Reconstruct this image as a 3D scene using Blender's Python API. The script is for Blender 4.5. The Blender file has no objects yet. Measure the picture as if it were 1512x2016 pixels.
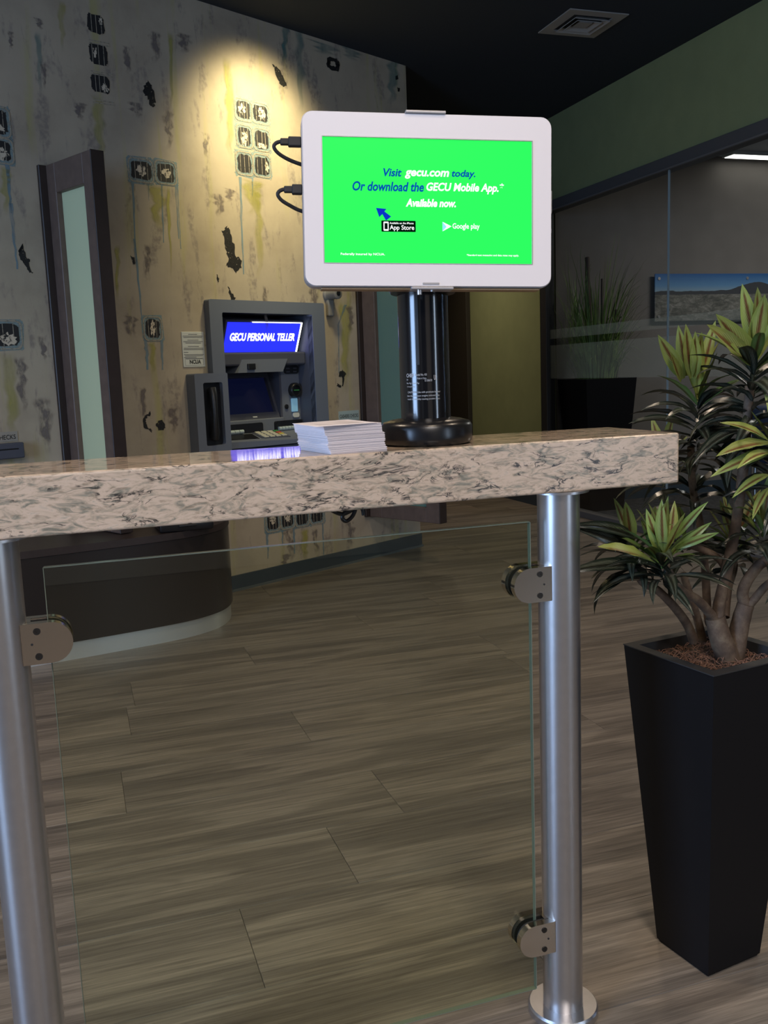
import bpy, bmesh, math, random
from mathutils import Matrix, Vector, noise
random.seed(7)
PI = math.pi
scene = bpy.context.scene
COL = scene.collection

# ---------------------------------------------------------------- camera
F_PX, PITCH, ROLL, YAW, CAM_H = 1839.7, .148154, -.037383, .317951, 1.185
_f = Vector((math.sin(YAW)*math.cos(PITCH), math.cos(YAW)*math.cos(PITCH), -math.sin(PITCH)))
_r = Vector((math.cos(YAW), -math.sin(YAW), 0)); _u = _r.cross(_f)
CR = _r*math.cos(ROLL) + _u*math.sin(ROLL); CU = _u*math.cos(ROLL) - _r*math.sin(ROLL); CF = _f
CAM = Vector((0, 0, CAM_H))
cam_data = bpy.data.cameras.new('camera'); cam = bpy.data.objects.new('camera', cam_data); COL.objects.link(cam)
cam_data.sensor_fit = 'VERTICAL'; cam_data.sensor_height = 36; cam_data.lens = 36*F_PX/2016
cam_data.clip_start = .02
cam.matrix_world = Matrix(((CR.x, CU.x, -CF.x, 0), (CR.y, CU.y, -CF.y, 0), (CR.z, CU.z, -CF.z, CAM_H), (0, 0, 0, 1)))
scene.camera = cam

# ---------------------------------------------------------------- world, exposure
scene.view_settings.view_transform = 'Standard'; scene.view_settings.look = 'None'
scene.view_settings.exposure = 0.0; scene.view_settings.gamma = 1.0
scene.view_settings.use_curve_mapping = False
world = bpy.data.worlds.new('world'); scene.world = world; world.use_nodes = True
world.node_tree.nodes['Background'].inputs[0].default_value = (.50, .62, .80, 1)
world.node_tree.nodes['Background'].inputs[1].default_value = .02

def area(name, loc, aim, sx, sy, power, col):
    l = bpy.data.lights.new(name, 'AREA'); l.shape = 'RECTANGLE'; l.size = sx; l.size_y = sy
    l.energy = power; l.color = col
    o = bpy.data.objects.new(name, l); COL.objects.link(o)
    o.location = loc; o.rotation_euler = (Vector(aim)-Vector(loc)).to_track_quat('-Z', 'Y').to_euler()
    return o
# daylight entering by the shop windows behind and beside the photographer
area('daylight_side_window', (-3.62, -.1, 1.55), (0, .6, 1.2), 1.5, 2.0, 165, (.42, .63, 1.0))
area('daylight_rear_window', (2.95, -2.2, 1.55), (.8, 1.6, 1.2), .35, 2.1, 26, (.62, .78, 1.0))
# white ceiling panels of the lobby behind the photographer
area('ceiling_panel_light', (.2, -1.1, 3.04), (.2, -.9, 0), 1.2, 1.2, 95, (1.0, .90, .83))

# ---------------------------------------------------------------- places
ZC = 3.11                                  # ceiling height
MA = Vector((2.176, 5.898, 0)); MANG = math.radians(28.27)      # end of the mural wall and its direction
MD = Vector((math.cos(MANG), math.sin(MANG), 0)); MN = Vector((MD.y, -MD.x, 0))
XG = 3.75                                  # plane of the glass partition
YB = 7.05                                  # back wall of the meeting room
def ray(x, y): return CR*((x-756)/F_PX) - CU*((y-1008)/F_PX) + CF
def at_y(x, y, Y): d = ray(x, y); return CAM + d*(Y/d.y)
def at_x(x, y, X): d = ray(x, y); return CAM + d*(X/d.x)
def at_z(x, y, Z): d = ray(x, y); return CAM + d*((Z-CAM_H)/d.z)
def on_wall(x, y, t=0):                    # a point of the photograph on the mural wall: (along, height)
    d = ray(x, y); k = ((MA+MN*t-CAM).dot(MN))/d.dot(MN); P = CAM + d*k
    return ((P-MA).dot(MD), P.z)

# ---------------------------------------------------------------- mesh helpers
class MB:
    def __init__(self): self.v = []; self.f = []; self.uv = {}
    def add(self, vs, fs):
        b = len(self.v); self.v += [tuple(p) for p in vs]; self.f += [tuple(i+b for i in q) for q in fs]; return self
    def box(self, x0, x1, y0, y1, z0, z1):
        return self.add([(x0,y0,z0),(x1,y0,z0),(x1,y1,z0),(x0,y1,z0),(x0,y0,z1),(x1,y0,z1),(x1,y1,z1),(x0,y1,z1)],
            [(0,3,2,1),(4,5,6,7),(0,1,5,4),(1,2,6,5),(2,3,7,6),(3,0,4,7)])
    def bbox(self, x0, x1, y0, y1, z0, z1, b=.003, seg=2):          # bevelled box
        bm = bmesh.new(); bmesh.ops.create_cube(bm, size=1)
        bmesh.ops.transform(bm, matrix=Matrix.Translation(((x0+x1)/2,(y0+y1)/2,(z0+z1)/2)) @ Matrix.Diagonal((x1-x0,y1-y0,z1-z0,1)), verts=bm.verts)
        bmesh.ops.bevel(bm, geom=bm.edges[:], offset=b, segments=seg, affect='EDGES', profile=.5)
        return self.bm(bm)
    def bm(self, bm):
        bm.verts.index_update(); self.add([v.co for v in bm.verts], [[v.index for v in q.verts] for q in bm.faces]); bm.free(); return self
    def prism(self, pts, z0, z1, M=None):                           # polygon in x,y swept along z
        n = len(pts); vs = [(p[0],p[1],z0) for p in pts]+[(p[0],p[1],z1) for p in pts]
        if M: vs = [M@Vector(v) for v in vs]
        return self.add(vs, [tuple(reversed(range(n))), tuple(range(n,2*n))]+[(i,(i+1)%n,n+(i+1)%n,n+i) for i in range(n)])
    def plate(self, pts, y0, y1):                                   # polygon in x,z swept along y
        n = len(pts); vs = [(p[0],y0,p[1]) for p in pts]+[(p[0],y1,p[1]) for p in pts]
        return self.add(vs, [tuple(range(n)), tuple(reversed(range(n,2*n)))]+[(i,n+i,n+(i+1)%n,(i+1)%n) for i in range(n)])
    def lathe(self, prof, n=32, c=(0,0,0), M=None):                 # profile (r,z) about z
        vs = []; fs = []; m = len(prof)
        for r, z in prof:
            for i in range(n):
                a = 2*PI*i/n; vs.append(Vector((c[0]+r*math.cos(a), c[1]+r*math.sin(a), c[2]+z)))
        for j in range(m-1):
            for i in range(n): fs.append((j*n+i, j*n+(i+1)%n, (j+1)*n+(i+1)%n, (j+1)*n+i))
        fs.append(tuple(reversed(range(n)))); fs.append(tuple((m-1)*n+i for i in range(n)))
        if M: vs = [M@v for v in vs]
        return self.add(vs, fs)
    def cyl(self, p0, p1, r, n=20, r1=None): return self.tube([p0, p1], [r, r1 if r1 is not None else r], n)
    def tube(self, pts, rad, n=10, caps=True):
        pts = [Vector(p) for p in pts]; m = len(pts)
        if not hasattr(rad, '__len__'): rad = [rad]*m
        t0 = (pts[1]-pts[0]).normalized(); ref = Vector((0,0,1)) if abs(t0.z) < .9 else Vector((1,0,0))
        nx = t0.cross(ref).normalized(); vs = []; fs = []
        for j in range(m):
            t = (pts[min(j+1,m-1)]-pts[max(j-1,0)]).normalized()
            nx = (nx - t*nx.dot(t)).normalized(); ny = t.cross(nx)
            for i in range(n):
                a = 2*PI*i/n; vs.append(pts[j]+(nx*math.cos(a)+ny*math.sin(a))*rad[j])
        for j in range(m-1):
            for i in range(n): fs.append((j*n+i, j*n+(i+1)%n, (j+1)*n+(i+1)%n, (j+1)*n+i))
        if caps: fs.append(tuple(reversed(range(n)))); fs.append(tuple((m-1)*n+i for i in range(n)))
        return self.add(vs, fs)
    def build(self, name, mat, parent=None, M=None, shift=None, smooth=None, loc=None, rz=0, uv=None):
        vs = self.v
        if M is not None: vs = [tuple(M@Vector(p)) for p in vs]
        if shift is not None: vs = [(p[0]-shift[0], p[1]-shift[1], p[2]-shift[2]) for p in vs]
        me = bpy.data.meshes.new(name); me.from_pydata(vs, [], self.f); me.update()
        bm = bmesh.new(); bm.from_mesh(me); bmesh.ops.recalc_face_normals(bm, faces=bm.faces); bm.to_mesh(me); bm.free()
        if uv:
            l = me.uv_layers.new(name='UVMap')
            for lp in me.loops: l.data[lp.index].uv = uv[lp.vertex_index]
        if smooth is not None:
            me.polygons.foreach_set('use_smooth', [True]*len(me.polygons))
            if smooth < 180: me.set_sharp_from_angle(angle=math.radians(smooth))
        me.materials.append(mat)
        o = bpy.data.objects.new(name, me); COL.objects.link(o)
        if parent: o.parent = parent
        if loc is not None: o.location = loc
        o.rotation_euler[2] = rz
        return o
def tag(o, label, cat, group=None, kind=None):
    if label: o['label'] = label
    if cat: o['category'] = cat
    if group: o['group'] = group
    if kind: o['kind'] = kind
    return o
def thing(name, label, cat, loc=(0,0,0), rz=0, group=None):
    o = bpy.data.objects.new(name, None); COL.objects.link(o); o.location = loc; o.rotation_euler[2] = rz
    o.empty_display_size = .1
    return tag(o, label, cat, group)
def struct(o, label=None): o['kind'] = 'structure'; \
    o.__setitem__('label', label) if label else None; return o
def rrect(x0, x1, z0, z1, r, n=5):
    pts = []
    for cx, cz, a0 in ((x1-r,z1-r,0),(x0+r,z1-r,90),(x0+r,z0+r,180),(x1-r,z0+r,270)):
        for i in range(n+1):
            a = math.radians(a0+90*i/n); pts.append((cx+r*math.cos(a), cz+r*math.sin(a)))
    return pts
def ring_plate(outer, inner, y0, y1):                               # frame between two outlines with equal point counts
    n = len(outer); b = MB()
    vs = [(p[0],y0,p[1]) for p in outer]+[(p[0],y0,p[1]) for p in inner]+[(p[0],y1,p[1]) for p in outer]+[(p[0],y1,p[1]) for p in inner]
    fs = []
    for i in range(n):
        j = (i+1)%n
        fs += [(i,j,n+j,n+i),(2*n+i,3*n+i,3*n+j,2*n+j),(i,2*n+i,2*n+j,j),(n+i,n+j,3*n+j,3*n+i)]
    return b.add(vs, fs)
def text(name, body, mat, parent, M, x0, x1, z0, z1, y=0, shear=0, bold=0, shift=None):
    """flat lettering stretched to the rectangle x0..x1, z0..z1 of the frame M"""
    cu = bpy.data.curves.new('lettering', 'FONT'); cu.body = body; cu.size = 1; cu.shear = shear; cu.offset = bold; cu.resolution_u = 3
    ob = bpy.data.objects.new('lettering', cu); COL.objects.link(ob)
    me = bpy.data.meshes.new_from_object(ob); bpy.data.objects.remove(ob); bpy.data.curves.remove(cu)
    xs = [v.co.x for v in me.vertices]; ys = [v.co.y for v in me.vertices]
    ax, bx_, ay, by = min(xs), max(xs), min(ys), max(ys)
    for v in me.vertices:
        p = Vector((x0+(v.co.x-ax)/(bx_-ax)*(x1-x0), y, z0+(v.co.y-ay)/max(by-ay,1e-6)*(z1-z0)))
        if M is not None: p = M@p
        if shift is not None: p = p-Vector(shift)
        v.co = p
    me.materials.clear(); me.materials.append(mat); me.name = name
    o = bpy.data.objects.new(name, me); COL.objects.link(o); o.parent = parent
    return o

# ---------------------------------------------------------------- materials
def newmat(name):
    m = bpy.data.materials.new(name); m.use_nodes = True; nt = m.node_tree
    return m, nt, nt.nodes['Principled BSDF'], nt.nodes['Material Output']
def N(nt, typ, **kw):
    n = nt.nodes.new(typ)
    for k, v in kw.items():
        if k.startswith('i_'):
            key = k[2:]; key = int(key) if key.isdigit() else key.replace('_', ' ')
            n.inputs[key].default_value = v
        else: setattr(n, k, v)
    return n
def L(nt, a, b): nt.links.new(a, b)
def ramp(nt, stops, interp='LINEAR'):
    r = nt.nodes.new('ShaderNodeValToRGB'); r.color_ramp.interpolation = interp
    while len(r.color_ramp.elements) < len(stops): r.color_ramp.elements.new(.5)
    for e, (p, c) in zip(r.color_ramp.elements, stops): e.position = p; e.color = (*c, 1) if len(c) == 3 else c
    return r
def mix(nt, a, b, fac, mode='MIX'):
    m = nt.nodes.new('ShaderNodeMix'); m.data_type = 'RGBA'; m.blend_type = mode
    for s, v in ((m.inputs[0], fac), (m.inputs[6], a), (m.inputs[7], b)):
        if hasattr(v, 'is_linked') or hasattr(v, 'links'): L(nt, v, s)
        else: s.default_value = v if not isinstance(v, tuple) or len(v) == 4 else (*v, 1)
    return m.outputs[2]
def plain(name, col, rough=.5, metal=0, spec=.5, var=0, scale=30, bump=0, emit=None, es=1, coat=0):
    m, nt, p, out = newmat(name)
    p.inputs['Base Color'].default_value = (*col, 1); p.inputs['Roughness'].default_value = rough
    p.inputs['Metallic'].default_value = metal; p.inputs['Specular IOR Level'].default_value = spec
    p.inputs['Coat Weight'].default_value = coat
    if emit: p.inputs['Emission Color'].default_value = (*emit, 1); p.inputs['Emission Strength'].default_value = es
    if var or bump:
        tc = N(nt, 'ShaderNodeTexCoord'); nz = N(nt, 'ShaderNodeTexNoise', i_Scale=scale, i_Detail=4.0); L(nt, tc.outputs['Object'], nz.inputs['Vector'])
        if var:
            r = ramp(nt, [(.3, tuple(c*(1-var) for c in col)), (.7, tuple(min(1, c*(1+var)) for c in col))]); L(nt, nz.outputs[0], r.inputs[0]); L(nt, r.outputs[0], p.inputs['Base Color'])
        if bump:
            b = N(nt, 'ShaderNodeBump', i_Strength=bump, i_Distance=.002); L(nt, nz.outputs[0], b.inputs['Height']); L(nt, b.outputs[0], p.inputs['Normal'])
    return m
def glassy(name, tint, refl=.06, rough=0.0):
    """thin clear pane: straight-through tint plus a fresnel mirror"""
    m, nt, p, out = newmat(name); nt.nodes.remove(p)
    t = N(nt, 'ShaderNodeBsdfTransparent', i_0=(*tint, 1)); g = N(nt, 'ShaderNodeBsdfGlossy', i_Roughness=rough)
    lw = N(nt, 'ShaderNodeLayerWeight', i_Blend=.5); pw5 = N(nt, 'ShaderNodeMath', operation='POWER', i_1=5.0); L(nt, lw.outputs['Facing'], pw5.inputs[0])
    fr = N(nt, 'ShaderNodeMath', operation='MULTIPLY_ADD', i_1=.9, i_2=.035); L(nt, pw5.outputs[0], fr.inputs[0]); mx = N(nt, 'ShaderNodeMixShader')
    L(nt, fr.outputs[0], mx.inputs[0]); L(nt, t.outputs[0], mx.inputs[1]); L(nt, g.outputs[0], mx.inputs[2]); L(nt, mx.outputs[0], out.inputs[0])
    return m
def mat_floor(name, gain=1.0):
    m, nt, p, out = newmat(name)
    tc = N(nt, 'ShaderNodeTexCoord'); oi = N(nt, 'ShaderNodeObjectInfo')
    off = N(nt, 'ShaderNodeVectorMath', operation='MULTIPLY'); cmb = N(nt, 'ShaderNodeCombineXYZ')
    for i in range(3): L(nt, oi.outputs['Random'], cmb.inputs[i])
    L(nt, cmb.outputs[0], off.inputs[0]); off.inputs[1].default_value = (37, 11, 23)
    add = N(nt, 'ShaderNodeVectorMath', operation='ADD'); L(nt, tc.outputs['Object'], add.inputs[0]); L(nt, off.outputs[0], add.inputs[1])
    mp = N(nt, 'ShaderNodeMapping'); mp.inputs['Scale'].default_value = (.75, 6.5, 1); L(nt, add.outputs[0], mp.inputs[0])
    n1 = N(nt, 'ShaderNodeTexNoise', i_Scale=1.6, i_Detail=4.0, i_Roughness=.5, i_Distortion=.7); L(nt, mp.outputs[0], n1.inputs['Vector'])
    mp2 = N(nt, 'ShaderNodeMapping'); mp2.inputs['Scale'].default_value = (1.3, 70, 1); L(nt, add.outputs[0], mp2.inputs[0])
    n2 = N(nt, 'ShaderNodeTexNoise', i_Scale=1.5, i_Detail=6.0, i_Roughness=.65, i_Distortion=.4); L(nt, mp2.outputs[0], n2.inputs['Vector'])
    mp3 = N(nt, 'ShaderNodeMapping'); mp3.inputs['Scale'].default_value = (6, 230, 1); L(nt, add.outputs[0], mp3.inputs[0])
    n3 = N(nt, 'ShaderNodeTexNoise', i_Scale=1.5, i_Detail=3.0, i_Roughness=.6); L(nt, mp3.outputs[0], n3.inputs['Vector'])
    w = N(nt, 'ShaderNodeMath', operation='MULTIPLY', i_1=26.0); L(nt, n1.outputs[0], w.inputs[0])
    sn = N(nt, 'ShaderNodeMath', operation='SINE'); L(nt, w.outputs[0], sn.inputs[0])
    g = lambda c: tuple(x*gain for x in c)
    r1 = ramp(nt, [(.24, g((.085,.074,.064))), (.40, g((.150,.131,.110))), (.56, g((.196,.171,.142))), (.78, g((.26,.226,.186)))]); L(nt, n1.outputs[0], r1.inputs[0])
    r2 = ramp(nt, [(.34, (.62,.61,.61)), (.60, (1.17,1.16,1.14))]); L(nt, n2.outputs[0], r2.inputs[0])
    c = mix(nt, r1.outputs[0], r2.outputs[0], .85, 'MULTIPLY')
    r3 = ramp(nt, [(.0, (.82,.81,.80)), (.45, (1,1,1)), (.9, (1.04,1.04,1.03))]); L(nt, sn.outputs[0], r3.inputs[0])
    c = mix(nt, c, r3.outputs[0], .65, 'MULTIPLY')
    r5 = ramp(nt, [(.35, (.74,.73,.72)), (.6, (1.12,1.12,1.12))]); L(nt, n3.outputs[0], r5.inputs[0]); c = mix(nt, c, r5.outputs[0], .8, 'MULTIPLY')
    r4 = ramp(nt, [(0, (.93,.93,.94)), (1, (1.06,1.05,1.03))]); L(nt, oi.outputs['Random'], r4.inputs[0])
    c = mix(nt, c, r4.outputs[0], 1.0, 'MULTIPLY')
    L(nt, c, p.inputs['Base Color']); p.inputs['Roughness'].default_value = .42; p.inputs['Specular IOR Level'].default_value = .35
    b = N(nt, 'ShaderNodeBump', i_Strength=.12, i_Distance=.001); L(nt, n2.outputs[0], b.inputs['Height']); L(nt, b.outputs[0], p.inputs['Normal'])
    return m
def mat_granite(name, rough):
    m, nt, p, out = newmat(name)
    tc = N(nt, 'ShaderNodeTexCoord')
    mp = N(nt, 'ShaderNodeMapping'); mp.inputs['Scale'].default_value = (1, 1.2, 2.9); mp.inputs['Rotation'].default_value = (0, .10, 0); L(nt, tc.outputs['Object'], mp.inputs[0])
    wn = N(nt, 'ShaderNodeTexNoise', i_Scale=9.0, i_Detail=3.0); L(nt, mp.outputs[0], wn.inputs['Vector'])
    wsc = N(nt, 'ShaderNodeVectorMath', operation='SCALE'); wsc.inputs[3].default_value = .09; L(nt, wn.outputs[1], wsc.inputs[0])
    wa = N(nt, 'ShaderNodeVectorMath', operation='ADD'); L(nt, mp.outputs[0], wa.inputs[0]); L(nt, wsc.outputs[0], wa.inputs[1])
    nA = N(nt, 'ShaderNodeTexNoise', i_Scale=26.0, i_Detail=7.0, i_Roughness=.62, i_Distortion=1.5); L(nt, wa.outputs[0], nA.inputs['Vector'])
    rA = ramp(nt, [(.27, (.15,.14,.105)), (.38, (.29,.26,.20)), (.455, (.46,.36,.265)), (.52, (.565,.435,.325)), (.62, (.60,.465,.355)), (.68, (.40,.35,.275)), (.76, (.22,.21,.165))]); L(nt, nA.outputs[0], rA.inputs[0])
    nB = N(nt, 'ShaderNodeTexNoise', i_Scale=10.5, i_Detail=9.0, i_Roughness=.63, i_Distortion=.8); L(nt, wa.outputs[0], nB.inputs['Vector'])
    sb = N(nt, 'ShaderNodeMath', operation='SUBTRACT', i_1=.5); L(nt, nB.outputs[0], sb.inputs[0])
    ab = N(nt, 'ShaderNodeMath', operation='ABSOLUTE'); L(nt, sb.outputs[0], ab.inputs[0])
    nC = N(nt, 'ShaderNodeTexNoise', i_Scale=22.0, i_Detail=2.0); L(nt, mp.outputs[0], nC.inputs['Vector'])
    rC = ramp(nt, [(.46, (0,0,0)), (.56, (1,1,1))]); L(nt, nC.outputs[0], rC.inputs[0])
    rB = ramp(nt, [(.006, (1,1,1)), (.024, (0,0,0))]); L(nt, ab.outputs[0], rB.inputs[0])
    mu_ = N(nt, 'ShaderNodeMath', operation='MULTIPLY'); L(nt, rC.outputs[0], mu_.inputs[0]); L(nt, rB.outputs[0], mu_.inputs[1])
    c = mix(nt, rA.outputs[0], (.035,.032,.03,1), mu_.outputs[0])
    nD = N(nt, 'ShaderNodeTexNoise', i_Scale=70.0, i_Detail=3.0); L(nt, mp.outputs[0], nD.inputs['Vector'])
    rD = ramp(nt, [(.30, (.55,.54,.5)), (.45, (1,1,1))]); L(nt, nD.outputs[0], rD.inputs[0])
    c = mix(nt, c, rD.outputs[0], .7, 'MULTIPLY')
    L(nt, c, p.inputs['Base Color']); p.inputs['Roughness'].default_value = rough; p.inputs['Specular IOR Level'].default_value = .5
    return m
def mat_mural():
    m, nt, p, out = newmat('distressed_mural_plaster')
    tc = N(nt, 'ShaderNodeTexCoord')
    base = N(nt, 'ShaderNodeTexNoise', i_Scale=2.2, i_Detail=6.0, i_Roughness=.6); L(nt, tc.outputs['Object'], base.inputs['Vector'])
    rb = ramp(nt, [(.3, (.34,.29,.222)), (.5, (.435,.378,.292)), (.72, (.505,.44,.342))]); L(nt, base.outputs[0], rb.inputs[0])
    # grey trowel smears, taller than wide
    mp = N(nt, 'ShaderNodeMapping'); mp.inputs['Scale'].default_value = (6.5, 1, 1.9); L(nt, tc.outputs['Object'], mp.inputs[0])
    s1 = N(nt, 'ShaderNodeTexNoise', i_Scale=1.7, i_Detail=7.0, i_Roughness=.62, i_Distortion=.3); L(nt, mp.outputs[0], s1.inputs['Vector'])
    r1 = ramp(nt, [(.545, (0,0,0)), (.62, (1,1,1))]); L(nt, s1.outputs[0], r1.inputs[0])
    f1 = N(nt, 'ShaderNodeTexNoise', i_Scale=42.0, i_Detail=3.0); L(nt, tc.outputs['Object'], f1.inputs['Vector'])
    rf = ramp(nt, [(.38, (.15,.15,.15)), (.6, (.8,.8,.8))]); L(nt, f1.outputs[0], rf.inputs[0])
    mm = N(nt, 'ShaderNodeMath', operation='MULTIPLY'); L(nt, r1.outputs[0], mm.inputs[0]); L(nt, rf.outputs[0], mm.inputs[1])
    c = mix(nt, rb.outputs[0], (.235,.205,.185,1), mm.outputs[0])
    # yellow-green vertical washes
    mp2 = N(nt, 'ShaderNodeMapping'); mp2.inputs['Scale'].default_value = (7, 1, .55); mp2.inputs['Location'].default_value = (3.1, 0, 1.7); L(nt, tc.outputs['Object'], mp2.inputs[0])
    s2 = N(nt, 'ShaderNodeTexNoise', i_Scale=1.6, i_Detail=3.0); L(nt, mp2.outputs[0], s2.inputs['Vector'])
    r2 = ramp(nt, [(.57, (0,0,0)), (.70, (.55,.55,.55))]); L(nt, s2.outputs[0], r2.inputs[0])
    c = mix(nt, c, (.40,.38,.12,1), r2.outputs[0])
    # fine dark flecks
    f2 = N(nt, 'ShaderNodeTexNoise', i_Scale=24.0, i_Detail=6.0, i_Roughness=.7); L(nt, mp.outputs[0], f2.inputs['Vector'])
    r3 = ramp(nt, [(.655, (0,0,0)), (.70, (.55,.55,.55))]); L(nt, f2.outputs[0], r3.inputs[0])
    c = mix(nt, c, (.12,.105,.09,1), r3.outputs[0])
    L(nt, c, p.inputs['Base Color']); p.inputs['Roughness'].default_value = .72; p.inputs['Specular IOR Level'].default_value = .25
    bu = N(nt, 'ShaderNodeBump', i_Strength=.25, i_Distance=.004); L(nt, s1.outputs[0], bu.inputs['Height']); L(nt, bu.outputs[0], p.inputs['Normal'])
    return m
def paint(name, col, alpha, scale=18, lo=.35, hi=.6, rough=.6, stretch=(1,1,1), feather=False):
    """a broken coat of paint: the wall shows through where the noise is low"""
    m, nt, p, out = newmat(name)
    p.inputs['Base Color'].default_value = (*col, 1); p.inputs['Roughness'].default_value = rough
    tc = N(nt, 'ShaderNodeTexCoord'); mp = N(nt, 'ShaderNodeMapping'); mp.inputs['Scale'].default_value = stretch; L(nt, tc.outputs['Object'], mp.inputs[0])
    nz = N(nt, 'ShaderNodeTexNoise', i_Scale=scale, i_Detail=5.0, i_Roughness=.6); L(nt, mp.outputs[0], nz.inputs['Vector'])
    r = ramp(nt, [(lo, (0,0,0)), (hi, (alpha,)*3)]); L(nt, nz.outputs[0], r.inputs[0])
    if feather:                             # thin towards the edges of the brush stroke
        uv = N(nt, 'ShaderNodeUVMap'); sp = N(nt, 'ShaderNodeSeparateXYZ'); L(nt, uv.outputs[0], sp.inputs[0])
        ru = ramp(nt, [(0,(0,0,0)),(.35,(1,1,1)),(.65,(1,1,1)),(1,(0,0,0))], 'EASE'); L(nt, sp.outputs[0], ru.inputs[0])
        rv = ramp(nt, [(0,(.0,)*3),(.12,(1,1,1)),(.55,(1,1,1)),(1,(0,0,0))], 'EASE'); L(nt, sp.outputs[1], rv.inputs[0])
        m1 = N(nt, 'ShaderNodeMath', operation='MULTIPLY'); L(nt, ru.outputs[0], m1.inputs[0]); L(nt, rv.outputs[0], m1.inputs[1])
        m2 = N(nt, 'ShaderNodeMath', operation='MULTIPLY'); L(nt, m1.outputs[0], m2.inputs[0]); L(nt, r.outputs[0], m2.inputs[1]); L(nt, m2.outputs[0], p.inputs['Alpha'])
    else: L(nt, r.outputs[0], p.inputs['Alpha'])
    return m
M_floor = mat_floor('vinyl_plank'); M_subfloor = plain('floor_base', (.13,.11,.09), .6)
M_granite = mat_granite('polished_speckled_stone', .06); M_granite_edge = mat_granite('honed_speckled_stone', .32); M_mural = mat_mural()
M_ceil = plain('black_ceiling_paint', (.040,.046,.055), .9, spec=.1)
M_green = plain('green_wall_paint', (.235,.265,.130), .85, spec=.15, var=.05, scale=6)
M_grey = plain('grey_wall_paint', (.17,.155,.145), .85, spec=.15, var=.05, scale=6)
M_beige = plain('beige_wall_paint', (.42,.37,.30), .85, spec=.15)
M_whiteceil = plain('pale_ceiling_tile', (.62,.66,.70), .9)
M_darkframe = plain('dark_anodised_frame', (.085,.083,.082), .5)
M_darkpost = plain('black_post', (.022,.022,.024), .5)
M_basebd = plain('charcoal_vinyl_base', (.035,.055,.075), .35)
M_basetrim = plain('pale_vinyl_edge', (.10,.12,.135), .4)
M_brown = plain('brown_wood_laminate', (.135,.093,.074), .5, var=.12, scale=22)
M_darkbrown = plain('dark_brown_laminate', (.032,.022,.019), .45, var=.1, scale=22)
M_bench = plain('espresso_laminate', (.022,.0175,.0155), .28, spec=.4)
M_toe = plain('brushed_toe_kick', (.78,.82,.84), .28, .7)
M_frost = plain('frosted_green_glass', (.66,.74,.47), .35, spec=.4)
M_frost2 = plain('frosted_teal_glass', (.15,.255,.20), .35, spec=.4)
M_steel = plain('satin_steel', (.58,.57,.58), .32, .95, var=.03, scale=60)
M_chrome = plain('warm_polished_nickel', (.62,.55,.47), .16, 1)
M_darkmetal = plain('dark_recess_metal', (.05,.045,.04), .4, .8)
M_rubber = plain('black_gasket', (.012,.012,.012), .6)
M_glass = glassy('panel_glass', (.925,.945,.87)); M_glassedge = plain('glass_edge', (.16,.19,.15), .2)
M_partglass = glassy('partition_glass', (.88,.90,.90))
M_jointglint = plain('painted_joint_glint', (.45,.56,.60), .12, .3)  # pale blue colour stands for the glint along the glass joints
M_black = plain('black_gloss_plastic', (.008,.008,.009), .28, spec=.5)
M_polegloss = plain('black_gloss_column', (.006,.006,.007), .16, spec=.6, coat=.3)
M_matblack = plain('black_planter', (.0055,.0055,.0068), .5, spec=.22)
M_rimblack = plain('black_planter_rim', (.032,.031,.031), .5, spec=.4)
M_whiteplast = plain('white_plastic_bezel', (.78,.71,.69), .42)
M_greyplast = plain('silver_plastic', (.38,.36,.36), .4, .3)
M_screen = plain('green_screen', (.0,.012,.003), .3, spec=.08, emit=(.024,1.0,.115), es=1.0)
M_sBlue = plain('screen_blue_lettering', (0,0,0), .5, spec=0, emit=(.002,.085,.42), es=1.0)
M_sBlue2 = plain('screen_arrow_blue', (0,0,0), .5, spec=0, emit=(.004,.035,.55), es=1.0)
M_sWhite = plain('screen_white_lettering', (0,0,0), .4, emit=(.95,1,.97), es=1.25)
M_sBlack = plain('screen_black', (0,0,0), .5, spec=0, emit=(.0,.008,.003), es=1)
M_sCyan = plain('screen_cyan', (0,0,0), .4, emit=(.25,.75,.95), es=1.1)
M_sLight = plain('screen_light_green', (0,.02,0), .3, emit=(.035,.96,.135), es=1.0)
M_paper = plain('white_paper', (.80,.74,.76), .8)
M_print = plain('printed_leaflet', (.62,.56,.55), .7, var=.3, scale=14)
M_ink = plain('black_ink', (.015,.016,.018), .7); M_greyink = plain('grey_ink', (.20,.21,.21), .7)
M_atm = plain('grey_machine_plastic', (.15,.175,.225), .5); M_atm2 = plain('dark_grey_fascia', (.072,.08,.11), .45)
M_atm3 = plain('black_machine_plastic', (.011,.012,.015), .35)
M_atmscreen = plain('machine_screen_off', (.004,.005,.012), .12, emit=(.004,.006,.03), es=.5)
M_blue = plain('lit_blue_sign', (.01,.02,.3), .3, emit=(.022,.032,.90), es=1.15)
M_lit = plain('lit_lettering_and_leak', (.8,.8,.8), .3, emit=(1,.98,1), es=3)
M_roller = plain('white_rollers', (.42,.52,.56), .4); M_blueled = plain('pale_blue_guide', (.2,.4,.55), .4, emit=(.22,.45,.62), es=.35)
M_key = plain('cream_keys', (.5,.5,.42), .5); M_kred = plain('red_key', (.42,.07,.06), .5); M_kgreen = plain('green_key', (.03,.20,.06), .5); M_kyel = plain('yellow_key', (.52,.45,.10), .5)
M_notice = plain('white_notice', (.62,.66,.64), .6); M_plate = plain('pale_plate', (.40,.50,.50), .5); M_plate2 = plain('grey_plate', (.34,.32,.28), .5)
M_camgrey = plain('grey_camera_body', (.22,.21,.19), .5)
M_emit = plain('lamp_diffuser', (.9,.9,.9), .5, emit=(1,.97,.88), es=4)
M_ledspot = plain('spot_lens', (.9,.9,.8), .5, emit=(1,.85,.45), es=14)
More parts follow.
